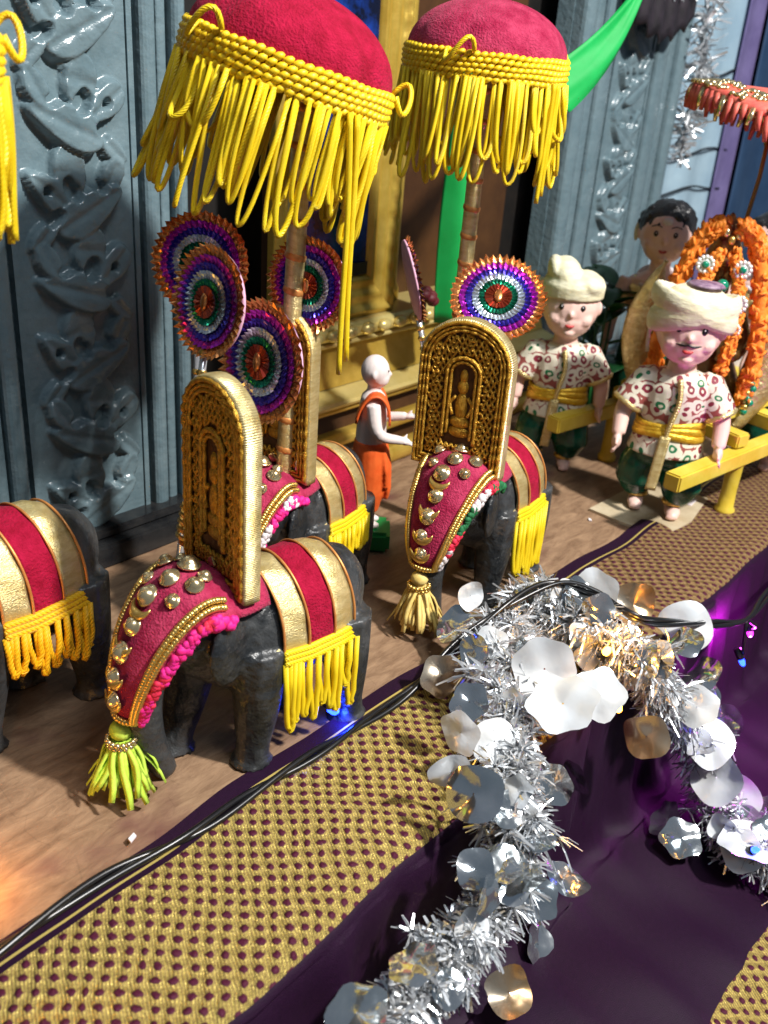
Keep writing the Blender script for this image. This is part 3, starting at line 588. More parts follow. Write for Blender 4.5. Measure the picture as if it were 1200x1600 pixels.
# ================================================================== gold arch plaques carried upright on the elephants
def arch(W, H, d=0.0, n=22):
    """outline of a round-headed arch, inset by d, in (y, z)"""
    w = W/2-d; zt = H-W*0.46; pts = [(-w, d), (w, d)]
    for a in np.linspace(0, PI, n): pts.append((w*math.cos(a), zt+(H-d-zt)*math.sin(a)))
    return pts
def inside(y, z, W, H, d):
    w = W/2-d; zt = H-W*0.46
    if abs(y) > w or z < d: return False
    return z < zt or (y/w)**2+((z-zt)/(H-d-zt))**2 < 1
def plaque(label, loc, deg, W, H, T, seed, edge):
    t = thing('gold_arch_plaque', label, 'plaque', loc, (0, 0, math.radians(deg)), 'gold arch plaques standing on the elephants')
    M3 = Matrix(((0, 0, 1), (1, 0, 0), (0, 1, 0)))
    MB().prism(arch(W-0.5, H-0.25), -T*0.5, -0.1, M3).build('back_board', plaque_back, t)
    out = arch(W, H)                                             # padded edge band
    mb = MB(); P = [(y, z) for y, z in out]; P = P+[P[0]]
    dense = []
    for i in range(len(P)-1):
        L = math.dist(P[i], P[i+1]); k = max(1, int(L/0.5)); dense += [(lerp(P[i][0], P[i+1][0], q/k), lerp(P[i][1], P[i+1][1], q/k)) for q in range(k)]
    n = len(dense); vs = []; uv = []; prof = [(-T, -0.5), (-T, -0.02), (-T*0.92, 0.08), (-T*0.5, 0.1), (-T*0.08, 0.08), (0.1, -0.02), (0.14, -0.28)]
    for i, (y, z) in enumerate(dense):
        ty, tz = dense[(i+1) % n][0]-dense[i-1][0], dense[(i+1) % n][1]-dense[i-1][1]; l = math.hypot(ty, tz) or 1; ny, nz = tz/l, -ty/l
        for x, e in prof: vs.append((x, y+ny*e, z+nz*e)); uv.append((i*0.5, x))
    m_ = len(prof); fs = [(i*m_+j, ((i+1) % n)*m_+j, ((i+1) % n)*m_+j+1, i*m_+j+1) for i in range(n) for j in range(m_-1)]
    mb.add(vs, fs, uv); mb.build('edge_band', edge, t)
    for d, rr in ((0.35, 0.24), (0.8, 0.2), (1.2, 0.2)):        # rope borders
        q = arch(W, H, d, 40); q = q+[q[0]]; pts = []
        for i in range(len(q)-1):
            k = max(1, int(math.dist(q[i], q[i+1])/0.4)); pts += [(0.12, lerp(q[i][0], q[i+1][0], j/k), lerp(q[i][1], q[i+1][1], j/k)) for j in range(k)]
        pts = [(0.12+0.07*math.sin(i*1.9), y, z) for i, (x, y, z) in enumerate(pts)]
        MB().sweep(pts, [rr*(1+0.22*math.sin(i*2.1)) for i in range(len(pts))], 6, up=(1, 0, 0), close=True).build('rope_border', thread, t)
    nw, nh, nb = W*0.36, H*0.56, H*0.2                           # niche with a small seated figure
    for d, rr in ((0, 0.26), (0.5, 0.2)):
        q = [(y, z+nb) for y, z in arch(nw, nh, d, 26)]; pts = []; q = q[1:]+[q[0]]
        for i in range(len(q)-1):
            k = max(1, int(math.dist(q[i], q[i+1])/0.4)); pts += [(0.1, lerp(q[i][0], q[i+1][0], j/k), lerp(q[i][1], q[i+1][1], j/k)) for j in range(k)]
        MB().sweep(pts, [rr*(1+0.2*math.sin(i*2)) for i in range(len(pts))], 6, up=(1, 0, 0)).build('niche_rope', thread, t)
    mb = MB(); c = nb+1.2                                        # relief: seat, crossed legs, trunk, arms, head, crown
    mb.ball((-0.15, 0, c), (0.35, nw*0.36, 0.7)); mb.ball((-0.15, 0, c+1.2), (0.4, nw*0.34, 0.75)); mb.ball((-0.15, 0, c+3.0), (0.4, nw*0.2, 1.7)); mb.ball((-0.15, 0, c+5.3), (0.4, 0.7, 0.85)); mb.ball((-0.15, 0, c+6.5), (0.35, 0.5, 0.9))
    for s in (-1, 1): mb.sweep(cat([(-0.05, s*0.7, c+4.2), (0, s*1.35, c+3.2), (0.1, s*0.9, c+2.0)], 8), 0.22, 6)
    mb.build('seated_figure', thread, t)
    mb = MB(); st = 1.0                                         # openwork of crossed gold threads, knots where they cross
    for sg in (-1, 1):
        for k in range(-40, 60):
            c0 = k*st*1.05; run = []
            for z in np.arange(0.2, H, st*0.5):
                y = sg*(z-c0)*0.62
                ok = inside(y, z, W, H, 1.35) and not (inside(y, z-nb, nw, nh, -0.25))
                if ok: run.append((0.0+0.1*math.sin(z*8), y, z))
                if (not ok or z+st*0.5 >= H) and run:
                    if len(run) > 1: mb.sweep(run, 0.17, 4)
                    run = []
    for i in range(60):
        for j in range(60):
            z = 1.2+j*st*0.525; y = -W/2+((i+0.5*(j % 2))*st*0.65)
            if inside(y, z, W, H, 1.4) and not inside(y, z-nb, nw, nh, -0.3) and (i*7+j*3) % 3 == 0: mb.ball((0.12, y, z), (0.12, 0.2, 0.16), 5, 4)
    mb.build('thread_lattice', thread, t, kind='stuff')
    MB().bevbox((0.25, 0, 2.2), (0.25, 0.9, 0.9), 0.08, Matrix.Rotation(0.6, 3, 'X')).build('foil_flake', gold_pale, t)
    r = random.Random(seed); mb = MB()
    MB().bevbox((-T*0.5, 0, -0.75), (T*0.8, W*0.55, 1.6), 0.3).build('socket', plaque_back, t)
    return t
plaque('foremost gold openwork arch plaque on the pink-trimmed elephant', (46.9, 55.0, 18.4), 172, 9.2, 18.6, 1.6, 1, pale_zari)
plaque('gold openwork arch plaque on the elephant with green and white trim', (84.0, 56.3, 18.3), 193, 11.0, 17.6, 1.6, 2, pale_zari)
plaque('middle gold arch plaque partly covered by a round foil fan', (67.2, 68.7, 18.4), 189, 9.0, 18.8, 1.6, 3, zari)
t = thing('flower_tuft', 'small tuft of orange and lime flowers behind the foremost plaque', 'flower', (49.6, 60.9, 18.9))
for k in range(9):
    a = k*0.7; MB().ball((0.9*math.cos(a), 0.9*math.sin(a)-0.3, 0.4+0.25*(k % 3)), (0.8, 0.8, 0.45), 8, 5).build('petal', (lime, marigold, yellow_b)[k % 3], t)
mb = MB()
for k in range(5): mb.lathe([(1.5-0.12*k, 0.9+k*0.7), (1.75-0.12*k, 1.2+k*0.7), (1.5-0.12*k, 1.5+k*0.7)], (0, 0, 0), 14, None, False)
mb.build('gold_coil', gold_bead, t)

# ================================================================== round foil fans
def fan(label, c, normal, r0, handle, seed, up=(0, 0, 1)):
    n = Vector(normal).normalized(); u = Vector(up)-n*Vector(up).dot(n); u.normalize(); s = u.cross(n); R3 = Matrix((s, u, n)).transposed()
    t = thing('foil_fan', label, 'fan', c, R3.to_euler(), 'round foil fans')
    rings = [(0.84, 1.05, f_orange, 44, 'gold_ruffle', 0.45), (0.68, 0.86, f_mag, 40, 'magenta_ring', 0.34), (0.55, 0.72, f_blue, 40, 'blue_ring', 0.3), (0.40, 0.58, f_white, 36, 'silver_ring', 0.28), (0.28, 0.43, f_green, 30, 'green_ring', 0.26), (0.0, 0.30, f_red, 20, 'red_centre', 0.2)]
    rj = random.Random(seed); jit = [rj.random() for _ in range(97)]
    for k, (a, b, m, np_, nm, amp) in enumerate(rings):
        mb = MB(); ra, rb = a*r0, b*r0
        def g(uu, v):
            i = int(round(uu*np_*2)); an = 2*PI*uu; ph = (1 if i % 2 else -1); rr = lerp(ra, rb, v)*(1+(0.015+0.02*jit[i % len(jit)])*ph*v*(1.2 if k == 0 else 0.6)+0.03*(jit[(i//2*3) % len(jit)]-0.5)*v); z = 0.22+0.07*k+ph*amp*(0.3+0.5*jit[(i*5) % 97])*v*min(1, rr)+0.12*v
            return (rr*math.cos(an), rr*math.sin(an), z)
        mb.grid(g, np_*2, 3, smooth=False); mb.build(nm, m, t)
    mb = MB(); mb.ball((0, 0, 0.75), (0.10*r0, 0.18*r0, 0.2), 10, 5); mb.build('centre_boss', f_orange, t)
    MB().lathe([(0.001, -0.25), (r0*0.98, -0.25), (r0*1.0, 0.0), (r0*0.95, 0.1), (0.001, 0.1)], seg=40).build('backing', pink_felt, t)
    p = [(0, -r0*0.9-handle*q, -0.05) for q in np.linspace(0, 1, 6)]
    MB().sweep(p, 0.38, 8).build('handle', silver, t)
    mb = MB()
    for q in np.linspace(0.0, 0.25, 5): mb.lathe([(0.4, -0.3), (0.6, 0), (0.4, 0.3)], (0, -r0*0.95-handle*q, -0.05), 10, Matrix.Rotation(PI/2, 3, 'X'), False)
    mb.build('handle_winding', gold_bead, t)
    return t
fan('round foil fan at far left, tilted behind another fan', (62.6, 75.0, 40.8), (-0.85, -0.5, 0.16), 4.8, 34, 1)
fan('foil fan standing before the leftmost fan with silver handle', (59.0, 69.5, 38.4), (-0.98, 0.05, 0.16), 5.1, 32, 2)
fan('large foil fan leaning on the middle arch plaque', (63.4, 66.8, 32.4), (-0.99, 0.06, 0.12), 5.9, 9, 3)
fan('foil fan under the parasol fringe in front of the blue picture', (68.9, 66.0, 39.6), (-0.95, -0.2, 0.05), 4.5, 20, 4)
fan('foil fan leaning over the right arch plaque beside the capped doll', (99.6, 63.0, 34.9), (-0.62, -0.40, 0.68), 5.6, 3.0, 5, up=(0, 0, 1))
fan('foil fan turned edge-on showing its pink backing near the gold altar', (93.6, 72.0, 36.2), (0.72, -0.66, 0.26), 5.0, 22, 6)

# ================================================================== dolls
def print_mat():
    m = bpy.data.materials.new('printed_brocade'); m.use_nodes = True; nt = m.node_tree; N = nt.nodes; L = nt.links; b = N['Principled BSDF']
    tc = N.new('ShaderNodeTexCoord'); nz = N.new('ShaderNodeTexNoise'); nz.inputs['Scale'].default_value = 30; L.new(tc.outputs['Object'], nz.inputs['Vector'])
    ad = N.new('ShaderNodeMix'); ad.data_type = 'VECTOR'; ad.inputs[0].default_value = 0.02; L.new(tc.outputs['Object'], ad.inputs[4]); L.new(nz.outputs['Color'], ad.inputs[5])
    v = N.new('ShaderNodeTexVoronoi'); v.inputs['Scale'].default_value = 58; v.inputs['Randomness'].default_value = 0.7; L.new(ad.outputs[1], v.inputs['Vector'])
    r = N.new('ShaderNodeValToRGB'); r.color_ramp.interpolation = 'CONSTANT'; e = r.color_ramp.elements
    e[0].position = 0; e[0].color = (0.72, 0.66, 0.50, 1); e[1].position = 0.17; e[1].color = (0.22, 0.02, 0.04, 1)
    q = e.new(0.36); q.color = (0.74, 0.68, 0.54, 1); q = e.new(0.62); q.color = (0.30, 0.07, 0.06, 1)
    L.new(v.outputs['Distance'], r.inputs['Fac'])
    r2 = N.new('ShaderNodeValToRGB'); r2.color_ramp.interpolation = 'CONSTANT'; e = r2.color_ramp.elements
    e[0].position = 0; e[0].color = (0.72, 0.66, 0.50, 1); e[1].position = 0.2; e[1].color = (0.01, 0.16, 0.06, 1); q = e.new(0.38); q.color = (0.74, 0.68, 0.54, 1)
    L.new(v.outputs['Distance'], r2.inputs['Fac'])
    sp = N.new('ShaderNodeSeparateColor'); L.new(v.outputs['Color'], sp.inputs[0]); g = N.new('ShaderNodeMath'); g.operation = 'GREATER_THAN'; g.inputs[1].default_value = 0.68; L.new(sp.outputs[0], g.inputs[0])
    mx = N.new('ShaderNodeMix'); mx.data_type = 'RGBA'; L.new(g.outputs[0], mx.inputs[0]); L.new(r.outputs[0], mx.inputs[6]); L.new(r2.outputs[0], mx.inputs[7]); L.new(mx.outputs[2], b.inputs['Base Color'])
    b.inputs['Roughness'].default_value = 0.55; bp = N.new('ShaderNodeBump'); bp.inputs['Strength'].default_value = 0.5; bp.inputs['Distance'].default_value = 0.002
    n2 = N.new('ShaderNodeTexNoise'); n2.inputs['Scale'].default_value = 60; L.new(tc.outputs['Object'], n2.inputs['Vector']); L.new(n2.outputs['Fac'], bp.inputs['Height']); L.new(bp.outputs[0], b.inputs['Normal']); return m
printed = print_mat()
def hand(mb, w_, d, side):
    """short doll hand: palm, four stubby fingers and a thumb, from wrist w_ along d"""
    d = Vector(d).normalized(); s = Vector((1, 0, 0)); s = (s-d*s.dot(d)).normalized(); n = d.cross(s); w_ = Vector(w_)
    mb.ball(w_+d*1.0, (1.0, 0.75, 1.2), 10, 6)
    for k, ln in enumerate((1.2, 1.5, 1.4, 1.1)):
        b0 = w_+d*1.5+s*(0.75-0.5*k); mb.sweep([b0, b0+d*ln*0.6+n*0.12*side, b0+d*ln*0.95+n*0.4*side], [0.34, 0.32, 0.24], 7)
    b0 = w_+d*0.8+s*0.8; mb.sweep([b0, b0+d*0.5+s*0.6, b0+d*1.1+s*0.75], [0.36, 0.34, 0.25], 7)
def face(t, hz, R, moustache=False, brows=True):
    for s in (-1, 1):
        MB().ball((R*0.925, s*R*0.36, hz+0.1*R), (0.16, 0.42, 0.5), 10, 6, Matrix.Rotation(s*0.35, 3, 'Z')).build('eye', black, t)
        MB().ball((R*0.955, s*R*0.35, hz+0.13*R), (0.1, 0.12, 0.12), 6, 4).build('eye_glint', white_fur, t)
        if brows: MB().sweep(cat([(R*0.90, s*R*0.17, hz+0.34*R), (R*0.88, s*R*0.36, hz+0.40*R), (R*0.78, s*R*0.56, hz+0.33*R)], 8), 0.09, 6).build('brow', black, t)
    MB().sweep(cat([(R*0.90, -R*0.16, hz-0.50*R), (R*0.975, 0, hz-0.55*R), (R*0.90, R*0.16, hz-0.50*R)], 8), [0.1, 0.2, 0.26, 0.22, 0.22, 0.26, 0.2, 0.1], 6).build('lips', lip, t)
    if moustache: MB().sweep(cat([(R*0.84, -R*0.38, hz-0.34*R), (R*0.97, -R*0.14, hz-0.36*R), (R*0.99, 0, hz-0.33*R), (R*0.97, R*0.14, hz-0.36*R), (R*0.84, R*0.38, hz-0.34*R)], 14), 0.15, 6).build('moustache', black, t)
def head_geo(mb, hz, R):
    mb.ball((0, 0, hz), (R, R*0.98, R*1.02), 20, 14); mb.ball((R*0.2, 0, hz-R*0.42), (R*0.78, R*0.80, R*0.66), 16, 10)
    mb.ball((R*0.98, 0, hz-0.14*R), (0.5, 0.46, 0.6), 10, 6); mb.ball((R*0.8, 0, hz-R*0.78), (0.8, 1.0, 0.6), 10, 6)
    for s in (-1, 1): mb.ball((R*0.62, s*R*0.46, hz-0.34*R), (1.3, 1.4, 1.3), 10, 6); mb.ball((-0.1, s*R*0.98, hz-0.05*R), (0.7, 0.45, 1.1), 10, 6)
def doll(label, loc, deg, hat, arms, lean=0, scale=1.0, seed=0, moustache=False, base=False, step=0.0):
    r = random.Random(seed); t = thing('person', label, 'doll', loc, (0, 0, math.radians(deg)), 'costumed dolls', scale)
    hz, R = 27.4, 4.7; ln = math.radians(lean)
    mb = MB(); head_geo(mb, hz, R)
    mb.sweep([(0, 0, 24), (0, 0, 21.5), (0, 0, 20)], [1.8, 2.0, 2.6], 12)
    mb.sweep([(0, 0, z) for z in (21.2, 20, 17, 13.5, 10.5, 9)], [(2.2, 1.8), (4.4, 2.8), (4.4, 3.1), (3.8, 2.9), (4.2, 3.2), (3.4, 2.6)], 16, up=(1, 0, 0))
    for s, (el, wr) in zip((1, -1), arms):
        sh = (0, s*4.2, 19.6); mb.sweep(cat([sh, el, wr], 12), [lerp(1.6, 1.0, q) for q in np.linspace(0, 1, 12)], 10); hand(mb, wr, Vector(wr)-Vector(el), -s)
    feet = []
    for s in (-1, 1):
        fx = s*step; mb.sweep([(0, s*1.9, 10.5), (fx*0.4, s*2.3, 6), (fx*0.9, s*2.5, 2.5), (fx, s*2.5, 0.9)], [2.1, 1.7, 1.2, 1.1], 12)
        mb.ball((fx+1.2, s*2.7, 0.8), (2.2, 1.2, 0.8), 12, 8); feet.append((fx, s*2.5))
        for k in range(5): mb.ball((fx+3.1-0.15*abs(k-1.5), s*(2.0+0.33*k), 0.5), (0.5, 0.25, 0.4), 6, 5)
    link('body', fuse(mb, 0.2, 5), skin_doll, t)
    face(t, hz, R, moustache)
    mb = MB()                                                     # shirt with short sleeves and a flared tail
    mb.sweep([(0, 0, z) for z in (21.3, 20.6, 19, 16, 13.6, 11.6, 9.2)], [(2.5, 2.2), (4.2, 2.9), (5.0, 3.5), (4.9, 3.6), (4.4, 3.35), (4.9, 3.8), (5.5, 4.3)], 20, up=(1, 0, 0))
    for s, (el, wr) in zip((1, -1), arms):
        e2 = Vector((0, s*4.2, 19.6)).lerp(Vector(el), 0.9); mb.sweep([(0, s*3.2, 19.8), Vector((0, s*4.2, 19.6)), Vector((0, s*4.2, 19.6)).lerp(Vector(el), 0.5), e2], [1.8, 2.1, 2.2, 2.35], 12)
    link('shirt', fuse(mb, 0.26, 2), printed, t)
    mb = MB()                                                     # ballooning satin trousers
    mb.ball((0, 0, 9.2), (4.0, 4.9, 2.6), 16, 8)
    for s, (fx, fy) in zip((-1, 1), feet):
        mb.sweep([(0, s*2.0, 9.6), (fx*0.5+0.3, s*2.9, 7), (fx*0.8+0.3, s*3.2, 4.6), (fx, s*2.8, 2.6), (fx, s*2.6, 1.9)], [2.6, 3.1, 3.1, 2.1, 1.5], 14)
    link('trousers', fuse(mb, 0.28, 2), green_satin, t)
    for fx, fy in feet: MB().lathe([(1.45, -0.35), (1.7, 0), (1.45, 0.35)], (fx, fy*1.03, 1.9), 14, None, False).build('ankle_band', gold_bead, t)
    mb = MB()
    for k in range(3): mb.sweep([((3.55+0.1*k)*math.cos(a), (4.65+0.1*k)*math.sin(a), 13.8-0.75*k+0.35*math.sin(a*2+k)) for a in np.linspace(0, 2*PI, 40, endpoint=False)], [(0.3, 0.6)]*40, 6, up=(0, 0, 1), close=True)
    mb.build('sash', mat('gold_sash', (0.72, 0.40, 0.02), 0.3, 0.55, (0.88, 0.58, 0.06), 130, 0.8, 300, 0.002), t)
    mb = MB(); [mb.ball((3.55+0.5*math.sin(q*2.5), 0.4*math.sin(q*5), 20.5-q*8.2), 0.42, 6, 4) for q in np.linspace(0, 1, 22)]; mb.build('bead_placket', zari, t)
    MB().grid(lambda u, v: (4.2+0.8*u, -0.5+(v-0.5)*1.5-0.7*u, 12.6-8.0*u+0.1*math.sin(u*20)), 14, 4, 0.15).build('sash_end', zari, t)
    for s, (el, wr) in zip((1, -1), arms):
        d = Vector(el)-Vector((0, s*4.2, 19.6)); MB().lathe([(2.2, -0.4), (2.5, 0), (2.2, 0.4)], Vector((0, s*4.2, 19.6))+d*0.9, 14, d.to_track_quat('Z', 'Y').to_matrix(), False).build('cuff', zari, t)
    if hat == 'cap':                                              # folded cloth cap with a peaked crown
        mb = MB(); mb.lathe([(R*0.9, hz+1.4), (R*1.05, hz+1.5), (R*1.08, hz+3.4), (R*0.95, hz+4.6), (R*0.5, hz+5.0)], (0, 0, 0), 24)
        mb.ball((-0.2, -1.5, hz+4.6), (R*0.96, 2.6, 3.0), 16, 10, Matrix.Rotation(0.35, 3, 'X')); mb.ball((0.3, 2.2, hz+3.7), (R*0.98, 2.6, 1.9), 16, 10, Matrix.Rotation(-0.3, 3, 'X')); mb.ball((-0.3, -3.2, hz+5.4), (R*0.8, 1.3, 2.2), 12, 8, Matrix.Rotation(0.2, 3, 'X'))
        link('cap', fuse(mb, 0.25, 3), cream, t)
    else:                                                         # wide wound turban with a crossing fold and a hanging tail
        mb = MB(); mb.ball((-0.4, 0, hz+1.9), (R*1.06, R*1.14, R*0.84), 20, 10)
        mb.sweep([((R*1.0)*math.cos(a)-0.2, R*1.12*math.sin(a), hz+1.9+1.4*math.sin(a+0.3)) for a in np.linspace(0, 2*PI, 32, endpoint=False)], [(0.75, 1.75)]*32, 8, up=(0, 0, 1), close=True)
        mb.sweep([((R*1.03)*math.cos(a)-0.2, R*1.14*math.sin(a), hz+2.6-1.6*math.sin(a-0.2)) for a in np.linspace(0, 2*PI, 32, endpoint=False)], [(0.7, 1.55)]*32, 8, up=(0, 0, 1), close=True)
        link('turban', fuse(mb, 0.25, 2), cream, t)
        MB().lathe([(0.01, 0.5), (2.2, 0.35), (2.6, 0)], (-0.2, 0.9, hz+1.8+R*0.82), 16).build('turban_crown', mat('purple_print', (0.12, 0.05, 0.12), 0.6, 0, (0.4, 0.28, 0.36), 90), t)
        MB().grid(lambda u, v: (-0.3-1.0*u+(v-0.5)*1.6, -R*1.12-0.25*math.sin(u*3), hz+2-6.4*u), 10, 4, 0.5).build('turban_tail', cream, t)
    if base:
        pass
    return t
down = lambda s, f=0.8: ((f*0.6, s*6.6, 15.4), (f*2.0, s*6.9, 11.6))
doll('doll in peaked cream cap and green satin trousers standing behind the right plaque', (136.5, 72.5, 0), 212, 'cap', [down(1), down(-1, 0.6)], scale=1.0, seed=1, step=0.6)
doll('doll in wide cream turban with gold sash standing on a cardboard base', (132.0, 50.6, 0.5), 205, 'turban', [down(1, 1.2), down(-1, 1.4)], scale=1.05, seed=2, moustache=True, step=0.9)
cb = MB(); cb.prism([(-9, 7), (-9.6, 1.5), (-9, -5.5), (-1, -6.2), (9.6, -4.4), (10, 0), (9.2, 6.0), (1, 6.6)], 0, 0.45, Matrix.Identity(3)); o = cb.build('cardboard_base', card, None, (133, 50.3, 0.02)); tag(o, 'worn cardboard sheet under the turbaned doll', 'cardboard')
MB().prism([(-1.6, -1.2), (1.7, -0.9), (1.5, 1.2), (-1.5, 1.0)], 0.45, 0.55, Matrix.Identity(3), (6, -2.6, 0)).build('torn_patch', white_fur, o)
# bare-chested dolls
def bearer(label, loc, deg, scale, hair, seed, cloth_m, arms):
    t = thing('person', label, 'doll', loc, (0, 0, math.radians(deg)), 'bare-chested bearer dolls', scale)
    hz, R = 35.5, 4.6; mb = MB(); head_geo(mb, hz, R)
    mb.sweep([(0, 0, 32), (0, 0, 29.5), (0, 0, 28)], [1.8, 1.9, 2.4], 12)
    mb.sweep([(0, 0, z) for z in (29.0, 27.6, 24, 20, 16, 13)], [(2.2, 1.8), (5.0, 2.8), (4.9, 3.2), (4.1, 2.9), (4.3, 3.1), (3.4, 2.6)], 18, up=(1, 0, 0))
    for s, (el, wr) in zip((1, -1), arms):
        mb.sweep(cat([(0, s*4.9, 27.2), el, wr], 12), [lerp(1.7, 1.05, q) for q in np.linspace(0, 1, 12)], 10); hand(mb, wr, Vector(wr)-Vector(el), -s)
    for s in (-1, 1):
        mb.sweep([(0, s*2.0, 15), (0.2, s*2.3, 8), (0, s*2.4, 2.5), (0, s*2.4, 0.9)], [2.4, 1.9, 1.3, 1.2], 12); mb.ball((1.3, s*2.5, 0.8), (2.3, 1.2, 0.8), 12, 8)
    link('body', fuse(mb, 0.22, 5), skin_doll, t); face(t, hz, R)
    MB().ball((R*0.86, 0, hz+0.55*R), (0.35, 0.9, 0.7), 10, 6).build('forehead_mark', white_fur, t)
    if hair:
        mb = MB(); rr = random.Random(seed); mb.ball((-0.9, 0, hz+1.3), (R*1.0, R*1.08, R*0.98), 20, 12)
        for k in range(60):
            a = rr.uniform(0, 2*PI); e = rr.uniform(0.1, 1.3); mb.ball((-0.9+R*math.cos(e)*math.cos(a)*0.98, R*1.05*math.cos(e)*math.sin(a), hz+1.3+R*0.9*math.sin(e)), rr.uniform(0.5, 0.75), 6, 5)
        link('hair', fuse(mb, 0.25, 6), hair_m, t)
        MB().ball((-1.2, -R*1.1, hz-0.2), (0.5, 0.5, 1.7), 8, 6).build('ear_flower', cream, t)
    mb = MB(); mb.sweep([(0, 0, z) for z in (17, 14, 9, 4)], [(4.6, 3.4), (5.0, 3.9), (5.2, 4.2), (5.0, 4.2)], 18, up=(1, 0, 0)); mb.build('waist_cloth', cloth_m, t)
    MB().grid(lambda u, v: ((3.4*math.cos((u-0.5)*2.6))+0.15, 5.0*math.sin((u-0.5)*2.2)+(v-0.5)*1.2, 27.5-10*u+(v-0.5)*1.6), 16, 5, 0.25).build('shoulder_sash', zari, t)
    MB().sweep([(3.1*math.cos(a)+0.1, 3.4*math.sin(a), 27.8-1.6*math.cos(a)) for a in np.linspace(0, 2*PI, 28, endpoint=False)], 0.5, 6, close=True).build('necklace', white_fur, t)
    return t
fwd = lambda s: ((2.6, s*6.0, 22.5), (6.2, s*5.2, 21.0))
bearer('bare-chested doll with black hair behind the garlanded deity', (167, 72, 0), 203, 1.02, True, 1, green_satin, [fwd(1), ((0.8, -6.8, 21), (2.0, -7.0, 16))])
bearer('bare-chested bearer doll at the right picture edge holding the yellow pole', (164.5, 46.6, 0), 190, 0.8, True, 2, green_satin, [fwd(1), fwd(-1)])
bearer('bare-chested bearer doll at the right edge farther back beside the deity', (190, 60.5, 0), 195, 0.98, True, 3, white_fur, [((4.5, 5.5, 27), (8, 4, 30)), fwd(-1)])

# ================================================================== little priest figurine
t = thing('person', 'small bald clay figurine in orange robe on a green base before the altar', 'figurine', (89.9, 73.9, 0), (0, 0, math.radians(-50)), None, 1.06)
MB().bevbox((0, 0, 1.4), (6.6, 5.6, 2.8), 0.5).build('base', green_paint, t)
mb = MB(); mb.ball((0, 0, 23.4), (1.75, 1.65, 1.95), 16, 12); mb.ball((0.5, 0, 22.6), (1.35, 1.35, 1.3), 12, 8); mb.ball((1.8, 0, 23.1), (0.3, 0.25, 0.35), 8, 5)
for s in (-1, 1): mb.ball((-0.1, s*1.65, 23.2), (0.3, 0.25, 0.5), 8, 5)
mb.sweep([(0, 0, 22.2), (0, 0, 21), (0, 0, 20.2), (0, 0, 18), (0, 0, 15), (0, 0, 13)], [(0.8, 0.8), (0.85, 0.85), (2.5, 1.5), (2.6, 1.8), (2.2, 1.9), (2.2, 1.8)], 16, up=(1, 0, 0))
for s, el, wr in ((1, (0.8, 2.9, 16.8), (4.2, 1.9, 17.2)), (-1, (0.9, -3.0, 16.4), (3.8, -1.6, 15.2))):
    mb.sweep(cat([(0, s*2.3, 19.8), el, wr], 10), [lerp(0.95, 0.55, q) for q in np.linspace(0, 1, 10)], 10); d = (Vector(wr)-Vector(el)).normalized()
    mb.ball(Vector(wr)+d*0.6, (0.7, 0.55, 0.45), 8, 6)
    for k in range(4): b0 = Vector(wr)+d*0.9+Vector((0, 0.45-0.3*k, 0)); mb.sweep([b0, b0+d*0.5, b0+d*0.85+Vector((0, 0, -0.2))], [0.2, 0.19, 0.15], 6)
    b0 = Vector(wr)+d*0.3; mb.sweep([b0, b0+Vector((0.2, -s*0.2, 0.6)), b0+Vector((0.5, -s*0.3, 0.9))], [0.22, 0.2, 0.15], 6)
for s in (-1, 1): mb.sweep([(0, s*0.9, 10), (0, s*0.95, 6), (0, s*0.95, 3.5)], [1.0, 0.8, 0.7], 10); mb.ball((0.6, s*1.0, 3.2), (1.3, 0.7, 0.55), 10, 6)
link('body', fuse(mb, 0.17, 2), skin_white, t)
mb = MB(); mb.sweep([(0, 0, z) for z in (14.6, 13.5, 10.5, 7.5, 5.0)], [(2.4, 2.0), (2.6, 2.15), (2.6, 2.3), (2.4, 2.1), (1.7, 1.6)], 18, up=(1, 0, 0))
mb.sweep([(1.6, 0.4, 14.2), (2.3, 0.5, 11), (2.5, 0.5, 8), (2.4, 0.4, 6.6)], [(1.3, 0.6), (1.5, 0.6), (1.6, 0.55), (1.1, 0.4)], 10, up=(1, 0, 0)); mb.sweep([(1.5, -1.0, 14.2), (2.1, -1.2, 11), (2.2, -1.0, 8.5)], [(0.8, 0.5), (0.9, 0.5), (0.5, 0.4)], 8, up=(1, 0, 0))
link('robe', fuse(mb, 0.18, 2), orange_cloth, t)
for a, b in ((1, 'shawl'), (-1, 'shawl')):
    MB().grid(lambda u, v: Vector(((1.9*math.sin(u*PI*0.94-1.35))+0.1, a*(1.55+0.35*math.sin(u*PI)+(v-0.5)*1.9), 17.3+3.5*math.sin(u*PI))), 16, 5, 0.3).build(b, orange_cloth, t)
for s in (-1, 1): MB().ball((1.62, s*0.6, 23.6), (0.1, 0.2, 0.12), 6, 5).build('eye', black, t)

# ================================================================== yellow palanquin with the deity
t = thing('palanquin', 'yellow painted wooden palanquin with carrying bars and turned legs', 'palanquin', (150, 48, 0), (0, 0, 0))
def beam(p, q, w_, h, nm):
    p = Vector(p); q = Vector(q); d = q-p; rot = d.to_track_quat('X', 'Z').to_matrix(); MB().bevbox((p+q)/2-Vector((150, 48, 0)), (d.length, w_, h), 0.25, rot).build(nm, palanquin_m, t)
beam((121.5, 44.6, 9.8), (175, 37.0, 9.8), 2.6, 2.6, 'carrying_bar')
beam((129, 68.5, 9.8), (186, 60.0, 9.8), 2.6, 2.6, 'carrying_bar')
beam((151.5, 38.5, 12.5), (160.0, 66.5, 12.5), 3.2, 2.4, 'cross_bar')
beam((139.5, 41.6, 12.4), (146.5, 66.4, 12.4), 2.8, 2.2, 'cross_bar')
rot = Matrix.Rotation(-0.14, 3, 'Z'); MB().bevbox((2, 6.5, 14.4), (17, 20, 1.4), 0.3, rot).build('platform', palanquin_m, t)
